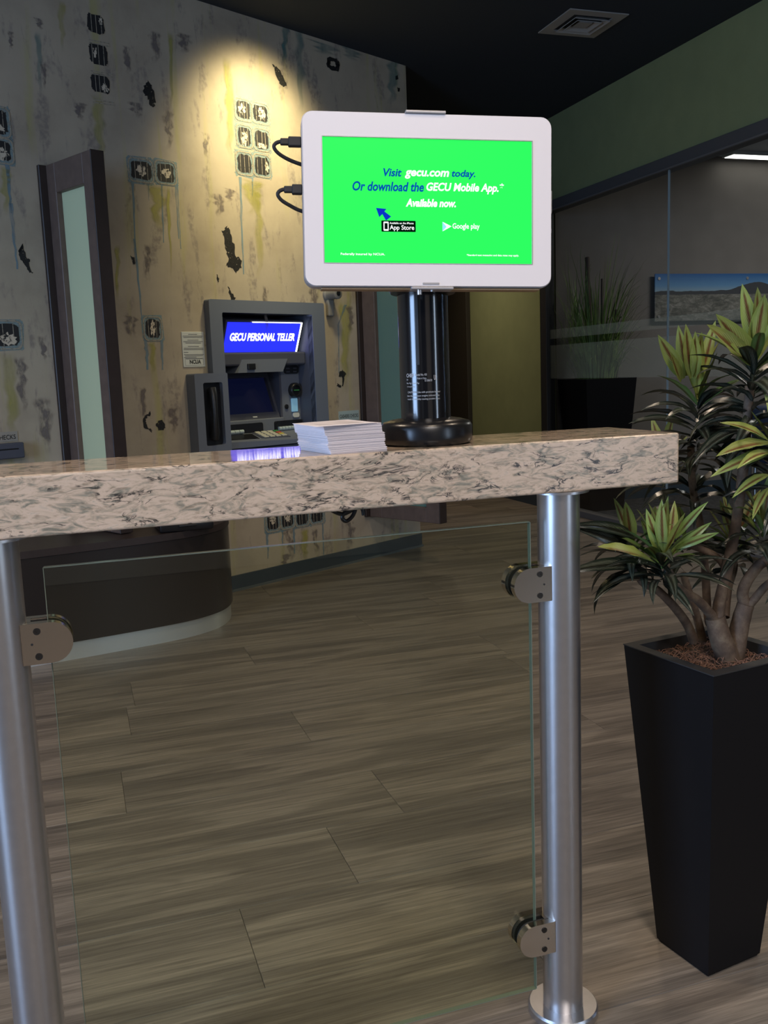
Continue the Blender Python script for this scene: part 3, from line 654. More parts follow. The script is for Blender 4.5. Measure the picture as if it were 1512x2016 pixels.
# keypad shelf
def slope(mb, lim=.825):                    # the shelf rises towards the machine
    mb.v = [(x, y, z+(.30*(y+.05) if z > lim else 0)) for x, y, z in mb.v]; return mb
top = [(-1.565,.09),(-.93,.09),(-.98,-.11),(-1.10,-.085),(-1.565,-.035)]
A(slope(MB().prism(top, .800, .832)), 'keypad_shelf', M_atm)
A(slope(MB().prism([(-1.545,.06),(-1.335,.06),(-1.345,-.02),(-1.55,-.005)], .832, .8345)), 'dark_pad', M_atm3)
kb = A(slope(MB().prism([(-1.325,.07),(-1.13,.07),(-1.13,-.04),(-1.325,-.02)], .832, .836)), 'keypad', M_atm2)
for r in range(4):
    for q in range(4):
        m = M_key if q < 3 else (M_kgreen, M_kred, M_kyel, M_key)[r]
        A(slope(MB().bbox(-1.312+.045*q, -1.277+.045*q, .045-.024*r, .063-.024*r, .836, .843, .002, 1)), 'key', m, par=kb)
# handset module
hm = rrect(-1.80, -1.585, .742, 1.215, .01); hr = rrect(-1.748, -1.622, .832, 1.166, .012)
hs = A(ring_plate(hm, hr, -.076, 0), 'handset_module', M_atm)
A(MB().box(-1.75, -1.62, -.050, -.0465, .83, 1.168), 'handset_recess', M_atm3, par=hs)
A(MB().tube([(-1.685,-.066,.868),(-1.688,-.078,.90),(-1.69,-.085,1.0),(-1.688,-.078,1.10),(-1.685,-.066,1.135)], [.022,.022,.016,.022,.023], 14), 'handset', plain('black_handset', (.02,.02,.02), .3), 60, hs)

# ================================================================ curved bench
ctrl = [(.716,5.08),(.718,4.85),(.700,4.62),(.640,4.45),(.54,4.345),(.40,4.272),(.15,4.205),(-.15,4.14),(-.5,4.07),(-.9,3.99),(-1.25,3.95)]
def catmull(pts, n=5):
    out = []; P_ = [pts[0]]+list(pts)+[pts[-1]]
    for i in range(1, len(P_)-2):
        p0, p1, p2, p3 = [Vector(p) for p in P_[i-1:i+3]]
        for k in range(n):
            t_ = k/n; out.append(.5*((2*p1)+(p2-p0)*t_+(2*p0-5*p1+4*p2-p3)*t_*t_+(3*p1-p0-3*p2+p3)*t_**3))
    out.append(Vector(pts[-1])); return out
def c2(pts, n=5): return [(p[0], p[1]) for p in catmull([(*p, 0) for p in pts], n)]
front = c2(ctrl)
def inset(pts, dd):
    out = []
    for i, p in enumerate(pts):
        a = Vector(pts[max(i-1,0)]); b_ = Vector(pts[min(i+1,len(pts)-1)]); tt = (b_-a).normalized(); nn = Vector((-tt.y, tt.x)); out.append((p[0]+nn.x*-dd, p[1]+nn.y*-dd))
    return out
def wall_y(x): return 5.898+(x-2.176)*.5377-.022
def closed(fr): return fr+[(fr[-1][0], wall_y(fr[-1][0])+.0), (fr[0][0], wall_y(fr[0][0]))]
bench = thing('curved_bench', 'dark brown curved bench with brushed metal toe kick before the mural', 'bench', (0, 4.4, 0))
bs = (0, 4.4, 0)
def bp(fr, z0, z1, nm, m): return MB().prism(closed(fr), z0, z1).build(nm, m, bench, shift=bs, smooth=35)
bp(inset(front, .012), 0, .08, 'toe_kick', M_toe)
bp(front, .08, .468, 'base', M_bench)
bp(inset(front, -.004), .470, .502, 'seat_top', M_darkbrown)
p0 = at_z(316, 1052, .503); p1 = at_z(424, 1042, .503)
cs = thing('flat_case', 'flat black case lying on the curved bench', 'case', (p0.x, p0.y, .503), math.atan2(p1.y-p0.y, p1.x-p0.x))
wl = (p1-p0).length
MB().bbox(0, wl, .02, .26, 0, .055, .012).build('case_body', M_black, cs, smooth=40)
MB().tube([(wl*.35,.02,.03),(wl*.35,-.004,.03),(wl*.65,-.004,.03),(wl*.65,.02,.03)], .006, 8).build('case_handle', M_rubber, cs, smooth=60)

# ================================================================ stone counter
CX0, CX1, CY0, CY1, CZ0, CZ1 = -.42, .990, 1.366, 1.592, .977, 1.064
ct = thing('stone_counter', 'narrow speckled stone counter on two steel posts with a glass panel', 'counter', (.33, 1.411, 0))
csft = (.33, 1.411, 0)
MB().bbox(CX0, CX1, CY0, CY1, CZ0, CZ1, .004, 3).build('countertop', M_granite, ct, shift=csft)
top_o = ct.children[0]; top_o.data.materials.append(M_granite_edge)
for f_ in top_o.data.polygons: f_.material_index = 0 if f_.normal.z > .99 else 1
for px in (-.121, .779):
    post = MB().cyl((px,1.411,.0), (px,1.411,CZ0), .0362, 40).build('post', M_steel, ct, shift=csft, smooth=40)
    MB().lathe([(.064,0),(.064,.012),(.061,.016),(.037,.016)], 40, (px,1.411,0)).build('base_flange', M_steel, post, shift=csft, smooth=35)
    MB().lathe([(.037,-.004),(.052,-.004),(.052,0),(.037,0)], 32, (px,1.411,CZ0)).build('top_plate', M_steel, post, shift=csft, smooth=35)
GX0, GX1, GZ0, GZ1 = -.055, .722, .060, .925
gp = MB().box(GX0, GX1, 1.4065, 1.4155, GZ0, GZ1).build('glass_panel', M_glass, ct, shift=csft)
for a in ((GX0-.0012,GX0,GZ0,GZ1),(GX1,GX1+.0012,GZ0,GZ1),(GX0,GX1,GZ1,GZ1+.0012),(GX0,GX1,GZ0-.0012,GZ0)):
    MB().box(a[0], a[1], 1.4065, 1.4155, a[2], a[3]).build('glass_edge', M_glassedge, gp, shift=csft)
def clamp(px, side, z):
    """D-shaped glass clamp: two cheeks, gasket between, block on the post, screws"""
    x0 = px+side*.028; xr = x0+side*.040; r = .030
    pts = [(x0, z-r), (xr, z-r)] + [(xr+side*r*math.sin(a), z-r*math.cos(a)) for a in [PI*i/14 for i in range(1, 14)]] + [(xr, z+r), (x0, z+r)]
    cl = MB().plate(pts, 1.386, 1.400).build('glass_clamp', M_chrome, ct, shift=csft, smooth=30)
    MB().plate(pts, 1.422, 1.436).build('rear_cheek', M_chrome, cl, shift=csft, smooth=30)
    sm = [(xr+(x-xr)*.9 if (x-xr)*side > 0 else x, z+(zz-z)*.93) for x, zz in pts]
    MB().plate(sm, 1.400, 1.4062).build('gasket', M_rubber, cl, shift=csft); MB().plate(sm, 1.4158, 1.422).build('gasket', M_rubber, cl, shift=csft)
    xa, xb = sorted((x0, x0+side*.014)); MB().box(xa, xb, 1.399, 1.423, z-r, z+r).build('clamp_block', M_chrome, cl, shift=csft)
    for dz in (-.0185, .0185):
        MB().lathe([(.0052,0),(.0052,.0012),(.0025,.0012),(.0025,.0004),(0,.0004)], 14, M=Matrix.Translation((x0+side*.022,1.386,z+dz)) @ Matrix.Rotation(PI/2,4,'X')).build('screw', M_darkmetal, cl, shift=csft, smooth=40)
    MB().lathe([(.0018,0),(.0018,.0006)], 10, M=Matrix.Translation((x0+side*.014,1.386,z)) @ Matrix.Rotation(PI/2,4,'X')).build('pin_hole', M_rubber, cl, shift=csft)
clamp(.779, -1, .820); clamp(.779, -1, .168); clamp(-.121, 1, .820); clamp(-.121, 1, .135)
# cables tucked under the counter
def spl(pts, n=6): return catmull(pts, n)
c0 = lambda x, y, Y=1.50: at_y(x, y, Y)
pts = [c0(652,1004), c0(664,1010), c0(676,1012), c0(690,1006), c0(700,1000), c0(694,1016), c0(682,1026), c0(674,1020), c0(680,1008), c0(708,998), c0(714,1004), c0(716,1014)]
tag(MB().tube(spl([(p.x,p.y,min(p.z,.975)) for p in pts]), .0035, 8).build('loose_cable', M_black, smooth=60), 'black cable looped under the stone counter', 'cable')

# ================================================================ display on its stand
BX, BY, BZ = .563, 1.467, CZ1+.0005
ds = thing('display_stand', 'white tabletop display showing a green screen on a black column', 'display', (BX, BY, BZ))
dsh = (BX, BY, BZ)
MB().lathe([(.070,0),(.0755,.004),(.0765,.012),(.0765,.030),(.072,.037),(.058,.041),(.0,.050)], 64, (BX,BY,BZ)).build('base', M_black, ds, shift=dsh, smooth=50)
MB().cyl((BX,BY,BZ+.03), (BX,BY,1.47), .0415, 56).build('column', M_polegloss, ds, shift=dsh, smooth=40)
for a in ():                                # chromed edge lines of the column's side channels
    x, y = BX+.0417*math.cos(a-.35), BY+.0417*math.sin(a-.35)
    MB().box(x-.0006, x+.0006, y-.0006, y+.0006, BZ+.045, 1.46).build('edge_trim', M_steel, ds, shift=dsh)
Vc = Vector((-BX, -BY, 0)).normalized(); Vr = Vector((-Vc.y, Vc.x, 0))     # towards the viewer, to the right
ca = math.atan2(Vc.y, Vc.x)
def on_col(ang, z, r=.0421): return Vector((BX+r*math.cos(ca+ang), BY+r*math.sin(ca+ang), z))
# slot in the column
b = MB(); vs = []
for i in range(5):
    a = -.30+.11*i/4
    for z in (1.195, 1.40): vs.append(on_col(a, z, .0419))
b.add(vs, [(2*i,2*i+2,2*i+3,2*i+1) for i in range(4)]); b.build('slot', M_rubber, ds, shift=dsh)
def col_text(body, a0, a1, z0, z1, mat, bold=0):
    o = text('lettering', body, mat, ds, None, a0, a1, z0, z1, 0, bold=bold)
    for v in o.data.vertices: v.co = on_col(v.co.x, v.co.z) - Vector(dsh)
M_label = plain('pale_label_print', (.45,.45,.45), .5)
col_text('CHIEF', -.78, -.44, 1.1755, 1.1815, M_label, .01); col_text('KSA', -.78, -.70, 1.1705, 1.1730, M_label)
col_text('Model No. K0', -.38, .08, 1.1775, 1.1810, M_label); col_text('Made in China', -.30, .06, 1.1720, 1.1750, M_label)
col_text('Max Wgt Capacity/Kgs', -.78, -.22, 1.1640, 1.1672, M_label); col_text('15 lb (6.8 kg)', -.76, -.42, 1.1588, 1.1615, M_label)
col_text('E138670', .0, .28, 1.168, 1.1715, M_label); col_text('UL', .36, .48, 1.170, 1.178, M_label, .02)
col_text('CAUTION: Use with products heavier', -.74, .62, 1.1488, 1.1530, M_label); col_text('than the maximum weights indicated may', -.78, .58, 1.1432, 1.1470, M_label)
col_text('result in instability causing possible injury.', -.76, .60, 1.1380, 1.1416, M_label)
# the screen unit: frame DM has x right, y away from the viewer, z up, origin at the centre of the front
yaw, tilt, roll = math.radians(11), math.radians(-3.0), math.radians(-1.7)
ux = Vector((math.cos(yaw), -math.sin(yaw), 0)); uz = Vector((-math.sin(yaw)*math.sin(tilt), -math.cos(yaw)*math.sin(tilt), math.cos(tilt)))
ux, uz = ux*math.cos(roll)+uz*math.sin(roll), uz*math.cos(roll)-ux*math.sin(roll); uy = uz.cross(ux)
DM = Matrix(((ux.x,uy.x,uz.x,.548),(ux.y,uy.y,uz.y,1.385),(ux.z,uy.z,uz.z,1.4425),(0,0,0,1)))
DW, DH = .3845/2, .2565/2; SW, SH = .3245/2, .1860/2
SX0, SX1, SZ0, SZ1 = -SW-.0005, SW-.0005, -SH-.001, SH-.001
def D(mb, name, mat, smooth=None, par=None): return mb.build(name, mat, par or ds, M=DM, shift=dsh, smooth=smooth)
oo = rrect(-DW, DW, -DH, DH, .016, 6); ii = rrect(SX0, SX1, SZ0, SZ1, .0006, 6)
bez = D(ring_plate(oo, ii, 0, .006), 'bezel', M_whiteplast)
D(MB().plate(rrect(-DW-.0015, DW+.0015, -DH-.0015, DH+.0015, .017, 6), .0035, .026), 'housing', M_greyplast, 30)
scr = D(MB().box(SX0, SX1, .0025, .0034, SZ0, SZ1), 'screen', M_screen)
ring_plate(rrect(SX0-.0012,SX1+.0012,SZ0-.0012,SZ1+.0012,.001,6), ii, -.0006, .001).build('screen_lip', M_greyplast, bez, M=DM, shift=dsh)
D(MB().bbox(-.036, .026, -.0045, .02, DH+.0005, DH+.0045, .001), 'top_clip', M_greyplast)
D(MB().bbox(-.030, .036, -.004, .024, -DH-.0055, -DH-.0012, .001), 'bottom_clip', M_greyplast)
D(MB().bbox(-.012, .014, -.0012, 0, -DH+.002, -DH+.005, .0005, 1), 'release_tab', M_greyplast)
D(MB().bbox(-DW+.024, DW-.016, .006, .028, -DH-.005, -DH-.0018, .001), 'lower_ledge', plain('bronze_ledge', (.32,.22,.13), .4, .4))
D(MB().cyl((-.0165,.004,-DH-.013), (-.0165,.004,-DH-.0045), .0042, 16), 'thumb_screw', M_steel, 40)
D(MB().cyl((.003,.004,-DH-.008), (.003,.004,-DH-.0045), .0022, 12), 'thumb_screw', M_steel, 40)
D(MB().bbox(DW+.001, DW+.0035, .006, .018, -.015, .02, .0008), 'side_button', M_greyplast); D(MB().bbox(DW+.001, DW+.003, .006, .016, -.045, -.038, .0008), 'side_button', M_greyplast)
D(MB().bbox(-.045, .045, .026, .05, -.05, .05, .004), 'mount_plate', M_black)
D(MB().lathe([(.052,-.006),(.055,0),(.055,.012),(.045,.02)], 32, (0,.07,-DH+.004)), 'pivot_collar', M_black, 40)
# picture on the screen (pixels of the photograph inside the screen area)
def sx(px): return SX0+(px-636.5)/(1047.0-636.5)*(SX1-SX0)
def sz(px, py): 
    yt = 267+(px-634)*.0245; yb = 516+(px-641)*.0045; return SZ1-(py-yt)/(yb-yt)*(SZ1-SZ0)
def S(body, x0, x1, yb, yt, mat, shear=.0, bold=0, lift=0):
    xm = (x0+x1)/2; return text('lettering', body, mat, scr, DM, sx(x0), sx(x1), sz(xm, yb), sz(xm, yt), .0019-lift, shear, bold, dsh)
S('Visit', 753, 789, 345, 329, M_sBlue, .22, .026); S('gecu.com', 795, 882, 350, 333, M_sWhite, .22, .03); S('today.', 887, 934, 350, 332, M_sBlue, .22, .026)
S('Or download the', 693, 832, 374, 355, M_sBlue, .22, .026); S('GECU Mobile App.*', 837, 991, 379, 357, M_sWhite, .22, .03)
S('Available now.', 796, 895, 405, 389, M_sWhite, .22, .04)
def rect(nm, x0, x1, y0, y1, m, lift=0, r=None):
    xm = (x0+x1)/2; a = (sx(x0), sx(x1), sz(xm, y1), sz(xm, y0)); y = .0021-lift
    return D(MB().plate(rrect(*a, r) if r else [(a[0],a[2]),(a[1],a[2]),(a[1],a[3]),(a[0],a[3])], y-.0002, y), nm, m, par=scr)
rect('store_badge', 748, 815, 432, 454, M_sBlack, .0, .001)
rect('phone_outline', 752, 762, 434, 452, M_sWhite, .0004, .0012); rect('phone_face', 754, 760, 437, 449, M_sBlack, .0008)
S('Available on the iPhone', 764, 811, 439, 435, M_sWhite, 0, .01, .0006); S('App Store', 764, 812, 453, 441, M_sWhite, 0, .01, .0006)
S('Google play', 888, 942, 451, 437, M_sWhite, 0, .015)
def spoly(nm, pts, m, lift=0): return D(MB().plate([(sx(x), sz(x, y)) for x, y in pts], .0019-lift, .0021-lift), nm, m, par=scr)
spoly('play_mark', [(868,434),(868,453),(886,443)], M_sWhite, .0002); spoly('play_mark', [(868,434),(868,453),(876,444)], M_sCyan, .0005)
spoly('pointer_arrow', [(738,407),(758,409),(754,414),(767,424),(757,432),(750,419),(744,425)], M_sBlue2, .0006)
S('Federally insured by NCUA.', 668, 754, 502, 496, M_sWhite, 0, .02); S('*Standard text messaging and data rates may apply.', 916, 1021, 503, 498, M_sWhite, 0, .02)
# video and power leads plugged into the left side
def dpt(x, y, z): return DM @ Vector((x, y, z))
def plug(lab, z, bulge, big):
    o = thing('display_cable', lab, 'cable', dpt(-DW, .014, z), 0, 'cables at the left of the display'); s_ = dpt(-DW, .014, z)
    MB().bbox(-DW-.021 if big else -DW-.017, -DW-.0015, .008, .020, z-.0070, z+.0070, .0015).build('connector', M_rubber, o, M=DM, shift=s_)
    e = -DW-(.021 if big else .017)
    MB().bbox(e-.012, e+.002, .010, .018, z-.0048, z+.0048, .0015).build('strain_relief', M_rubber, o, M=DM, shift=s_)
    q = [dpt(e-.008,.014,z), dpt(e-.014,.014,z-.0003), dpt(e-.0195,.0145,z-.003), dpt(e-.0215,.015,z-.008), dpt(e-.016,.018,z-.015), dpt(e-.003,.024,z-.0215), dpt(-DW-.004,.030,z-.0275), dpt(-DW+.03,.036,z-.035), dpt(-DW+.10,.04,z-.05)]
    MB().tube(spl(q), .0029, 10).build('lead', M_rubber, o, shift=s_, smooth=60)
plug('upper black cable plugged into the side of the display', .0865, .03, True)
plug('lower black cable plugged into the side of the display', .0165, .03, False)

# ================================================================ leaflet stack
st = thing('leaflet_stack', 'stack of white folded leaflets on the stone counter', 'leaflets', (.368, 1.372, CZ1+.0003), math.radians(8))
b = MB(); rnd = random.Random(5); z = 0; n = 88; zt = .0435; ox = 0
for k in range(n):
    if k in (14, 32, 58): ox = rnd.uniform(-.003, .003)
    f = k/n; dx = ox+rnd.uniform(-.0009,.0009); dy = rnd.uniform(-.0012,.0012)+.006*f; th = zt/n*.86
    sh_ = -.004*math.sin(f*PI)*0 - .010*f
    b.box(dx+sh_*.6+.003, .099+dx+sh_*.4, .002+dy, .128+dy, z, z+th); z += zt/n
tag(b.build('sheet_pile', M_paper, st), None, None, kind='stuff')
MB().add([(-.022,-.004,zt),(.085,.006,zt),(.090,.128,zt+.001),(-.010,.125,zt),(-.022,-.004,zt+.0006),(.085,.006,zt+.0006),(.090,.128,zt+.0016),(-.010,.125,zt+.0006)], [(0,3,2,1),(4,5,6,7),(0,1,5,4),(1,2,6,5),(2,3,7,6),(3,0,4,7)]).build('top_leaflet', M_paper, st)
MB().add([(-.005,.02,zt+.0009),(.072,.026,zt+.0009),(.075,.11,zt+.0016),(.0,.11,zt+.0009)], [(0,1,2,3)]).build('printed_face', M_print, st)

# ================================================================ potted plant beside the counter
PX, PY, PH, PB, PT, PR = 1.142, 1.467, .632, .14, .237, math.radians(8.3)
pp = thing('potted_plant', 'leafy green and red plant in a tall black tapered planter beside the counter', 'plant', (PX, PY, 0), PR)
def tapered(wb, wt, h, wall, name, par, mat, rim, inner_drop):
    def sq(w, z): return [(-w/2,-w/2,z),(w/2,-w/2,z),(w/2,w/2,z),(-w/2,w/2,z)]
    rings = sq(wb-.008,0)+sq(wb-.004,.004)+sq(wb,.006)+sq(wt-.002,h-.001)
    b = MB(); b.add(rings, [(4*j+i,4*j+(i+1)%4,4*j+4+(i+1)%4,4*j+4+i) for j in range(3) for i in range(4)]+[(3,2,1,0)])
    o = b.build(name, mat, par)
    r = MB(); r.add(sq(wt,h-.002)+sq(wt,h)+sq(wt-2*wall,h)+sq(wt-2*wall-.006,h-inner_drop), [(4*j+i,4*j+(i+1)%4,4*j+4+(i+1)%4,4*j+4+i) for j in range(3) for i in range(4)])
    r.build('planter_rim', rim, o)
    return o
plt = tapered(PB, PT, PH, .022, 'planter', pp, M_matblack, M_rimblack, .06)
M_soil = plain('dark_soil', (.03,.02,.015), .9, var=.4, scale=90)
MB().box(-.094, .094, -.094, .094, PH-.05, PH-.022).build('soil', M_soil, pp)
M_fibre = plain('reddish_fibre', (.22,.115,.075), .7, var=.4, scale=200)
b = MB(); rnd = random.Random(11)
for k in range(520):
    x, y = rnd.uniform(-.088,.088), rnd.uniform(-.088,.088); a = rnd.uniform(0, 2*PI); l = rnd.uniform(.012,.034); hgt = rnd.uniform(.0,.012); bend = rnd.uniform(-.012,.012); z0 = PH-.024+rnd.uniform(-.003,.006)
    ps = []
    for i in range(4):
        f = i/3-.5; ps.append((max(-.092,min(.092,x+l*f*math.cos(a)-bend*(f*f)*4*math.sin(a))), max(-.092,min(.092,y+l*f*math.sin(a)+bend*(f*f)*4*math.cos(a))), z0+hgt*(1-4*f*f)))
    b.tube(ps, .0006, 3, False)
tag(b.build('mulch_fibres', M_fibre, pp), None, None, kind='stuff')
# trunks
MPL = Matrix.Translation((PX, PY, 0)) @ Matrix.Rotation(PR, 4, 'Z'); MPI = MPL.inverted()
def pw(x, y, Y): return at_y(x, y, Y)
def mat_bark():
    m, nt, p, out = newmat('brown_grey_bark')
    tc = N(nt, 'ShaderNodeTexCoord'); n1 = N(nt, 'ShaderNodeTexNoise', i_Scale=28.0, i_Detail=6.0, i_Roughness=.65); L(nt, tc.outputs['Object'], n1.inputs['Vector'])
    r = ramp(nt, [(.3, (.045,.028,.018)), (.5, (.105,.068,.043)), (.7, (.185,.135,.085))]); L(nt, n1.outputs[0], r.inputs[0]); L(nt, r.outputs[0], p.inputs['Base Color']); p.inputs['Roughness'].default_value = .75
    b = N(nt, 'ShaderNodeBump', i_Strength=.4, i_Distance=.003); L(nt, n1.outputs[0], b.inputs['Height']); L(nt, b.outputs[0], p.inputs['Normal'])
    return m
M_bark = mat_bark()
def stem(name, pts, r0, r1, n=12):
    q = spl([MPI @ pw(*p) for p in pts], 6); m = len(q)
    return MB().tube(q, [r0+(r1-r0)*(i/(m-1))**.8*(1+.06*math.sin(i*1.7)) for i in range(m)], n).build(name, M_bark, pp, smooth=60)
stem('trunk', [(1440,1322,1.452),(1432,1290,1.452),(1418,1255,1.452),(1408,1215,1.455)], .026, .019)
stem('trunk', [(1442,1322,1.452),(1448,1275,1.452),(1458,1225,1.452),(1468,1190,1.450)], .022, .016)
stem('branch', [(1408,1222,1.455),(1398,1208,1.45),(1372,1180,1.43),(1345,1165,1.41),(1325,1140,1.40),(1308,1105,1.39)], .0105, .0065)
stem('branch', [(1412,1225,1.455),(1416,1190,1.455),(1425,1150,1.455),(1440,1080,1.45),(1452,1010,1.44),(1465,900,1.42),(1476,760,1.41)], .013, .0085)
stem('branch', [(1424,1180,1.455),(1432,1140,1.46),(1425,1112,1.47),(1404,1092,1.48),(1372,1078,1.50),(1345,1070,1.52)], .0085, .0065)
stem('branch', [(1468,1195,1.45),(1462,1170,1.45),(1470,1145,1.44),(1492,1115,1.43),(1520,1088,1.41),(1545,1000,1.38),(1545,900,1.36)], .012, .0085)
stem('branch', [(1466,1200,1.45),(1485,1180,1.44),(1512,1150,1.43),(1560,1120,1.43)], .009, .007)
stem('branch', [(1404,1235,1.50),(1394,1215,1.52),(1388,1120,1.55),(1378,1030,1.56),(1364,960,1.55),(1360,880,1.53)], .0088, .0070)
stem('branch', [(1366,1262,1.50),(1352,1228,1.49),(1325,1192,1.46),(1292,1160,1.44),(1264,1146,1.43),(1248,1110,1.45)], .0100, .0062)
stem('branch', [(1384,1262,1.52),(1372,1215,1.52),(1356,1165,1.51),(1345,1130,1.50)], .0092, .007)
stem('branch', [(1428,1215,1.47),(1434,1160,1.50),(1446,1118,1.55),(1444,1085,1.58)], .008, .006)
# leaves
def mat_leaf(name, edge, mid, speck, spec_amt, gloss):
    m, nt, p, out = newmat(name)
    uv = N(nt, 'ShaderNodeUVMap'); sep = N(nt, 'ShaderNodeSeparateXYZ'); L(nt, uv.outputs[0], sep.inputs[0]); oi = N(nt, 'ShaderNodeObjectInfo')
    au = N(nt, 'ShaderNodeMath', operation='ABSOLUTE'); sb = N(nt, 'ShaderNodeMath', operation='SUBTRACT', i_1=.5); L(nt, sep.outputs[0], sb.inputs[0]); L(nt, sb.outputs[0], au.inputs[0])
    # slanting side veins: phase runs along the leaf and away from the midrib
    ph = N(nt, 'ShaderNodeMath', operation='MULTIPLY_ADD', i_1=-1.1); L(nt, au.outputs[0], ph.inputs[0]); L(nt, sep.outputs[1], ph.inputs[2])
    ad = N(nt, 'ShaderNodeMath', operation='MULTIPLY_ADD', i_1=11.0); L(nt, ph.outputs[0], ad.inputs[0]); L(nt, oi.outputs['Random'], ad.inputs[2])
    frc = N(nt, 'ShaderNodeMath', operation='FRACT'); L(nt, ad.outputs[0], frc.inputs[0])
    wid = N(nt, 'ShaderNodeMath', operation='MULTIPLY_ADD', i_1=.20, i_2=.015); L(nt, frc.outputs[0], wid.inputs[0])
    lt = N(nt, 'ShaderNodeMath', operation='LESS_THAN'); L(nt, au.outputs[0], lt.inputs[0]); L(nt, wid.outputs[0], lt.inputs[1])
    fade = ramp(nt, [(.12,(0,0,0)),(.3,(1,1,1)),(.82,(1,1,1)),(.9,(0,0,0))]); L(nt, sep.outputs[1], fade.inputs[0])
    mk = N(nt, 'ShaderNodeMath', operation='MULTIPLY'); L(nt, lt.outputs[0], mk.inputs[0]); L(nt, fade.outputs[0], mk.inputs[1])
    hs_ = N(nt, 'ShaderNodeHueSaturation'); hs_.inputs['Color'].default_value = (*edge, 1)
    v = N(nt, 'ShaderNodeMath', operation='MULTIPLY_ADD', i_1=.5, i_2=.75); L(nt, oi.outputs['Random'], v.inputs[0]); L(nt, v.outputs[0], hs_.inputs['Value'])
    c = mix(nt, hs_.outputs[0], (*mid, 1), mk.outputs[0])
    tc = N(nt, 'ShaderNodeTexCoord'); nz = N(nt, 'ShaderNodeTexNoise', i_Scale=5.0, i_Detail=2.0); L(nt, uv.outputs[0], nz.inputs['Vector']); L(nt, oi.outputs['Random'], nz.inputs['W']) if 'W' in nz.inputs and nz.inputs['W'].enabled else None
    gt = N(nt, 'ShaderNodeMath', operation='GREATER_THAN', i_1=.80); L(nt, frc.outputs[0], gt.inputs[0])
    band = ramp(nt, [(.10,(0,0,0)),(.16,(1,1,1)),(.30,(1,1,1)),(.38,(0,0,0))]); L(nt, au.outputs[0], band.inputs[0])
    s1 = N(nt, 'ShaderNodeMath', operation='MULTIPLY'); L(nt, gt.outputs[0], s1.inputs[0]); L(nt, band.outputs[0], s1.inputs[1])
    s2 = N(nt, 'ShaderNodeMath', operation='MULTIPLY', i_1=spec_amt); L(nt, s1.outputs[0], s2.inputs[0])
    c = mix(nt, c, (*speck, 1), s2.outputs[0])
    L(nt, c, p.inputs['Base Color']); p.inputs['Roughness'].default_value = gloss; p.inputs['Specular IOR Level'].default_value = .5
    bu = N(nt, 'ShaderNodeBump', i_Strength=.5, i_Distance=.002); L(nt, frc.outputs[0], bu.inputs['Height']); L(nt, bu.outputs[0], p.inputs['Normal'])
    return m
M_young = mat_leaf('young_leaf', (.235,.29,.065), (.15,.055,.022), (.55,.54,.28), .7, .40)
M_mid = mat_leaf('green_leaf', (.12,.20,.045), (.085,.05,.02), (.36,.38,.18), .7, .35)
M_dark = mat_leaf('dark_leaf', (.014,.022,.015), (.018,.018,.012), (.34,.35,.27), .8, .28)
def leaf_mesh(name, arch, mat, wid=.13):
    n = 9; vs = []; uvs = []; fs = []
    y = z = 0; a = 0; step = 1/n
    for i in range(n+1):
        f = i/n; w = wid*(math.sin(PI*min(1, f*.98+.02))**.75)*(1.12-.45*f)+.006*(1-f)
        if i: y += math.cos(a)*step; z += math.sin(a)*step
        a -= arch/n*(.5+f)
        for k, u in enumerate((-1, -.5, 0, .5, 1)):
            vs.append((u*w*.5, y, z+abs(u)*w*.22+(.02*math.sin(f*21+u) if abs(u) == 1 else 0)*w*2)); uvs.append(((u+1)/2, f))
    for i in range(n):
        for k in range(4): q = i*5+k; fs.append((q, q+1, q+6, q+5))
    me = bpy.data.meshes.new(name); me.from_pydata(vs, [], fs); l = me.uv_layers.new(name='UVMap')
    for lp in me.loops: l.data[lp.index].uv = uvs[lp.vertex_index]
    me.polygons.foreach_set('use_smooth', [True]*len(me.polygons)); me.materials.append(mat); return me
LY = [leaf_mesh('leaf', a, M_young, .25) for a in (.15, .5, -.1)]; LM = [leaf_mesh('leaf', a, M_mid, .20) for a in (.5, .9)]; LD = [leaf_mesh('leaf', a, M_dark, .18) for a in (.8, 1.15, 1.5)]
rnd = random.Random(21)
LN = [leaf_mesh('leaf', a, M_young, w_) for a, w_ in ((.5,.16),(.3,.20),(.7,.18))]
def put_leaf(me, pos, d, up, length):
    d = d.normalized(); x = d.cross(up)
    if x.length < 1e-3: x = d.cross(Vector((1,0,0)))
    x.normalize(); zz = x.cross(d); Mx = Matrix(((x.x,d.x,zz.x,pos.x),(x.y,d.y,zz.y,pos.y),(x.z,d.z,zz.z,pos.z),(0,0,0,1))) @ Matrix.Rotation(rnd.uniform(-.5,.5),4,'Y') @ Matrix.Diagonal((length,length,length,1))
    for v in me.vertices:                   # no leaf grows into the counter
        q = Mx @ v.co
        if q.x < CX1+.006 and CY0-.006 < q.y < CY1+.006 and CZ0-.006 < q.z < CZ1+.006: return
    o = bpy.data.objects.new('leaf', me); COL.objects.link(o); o.parent = pp; o.matrix_basis = MPI @ Mx
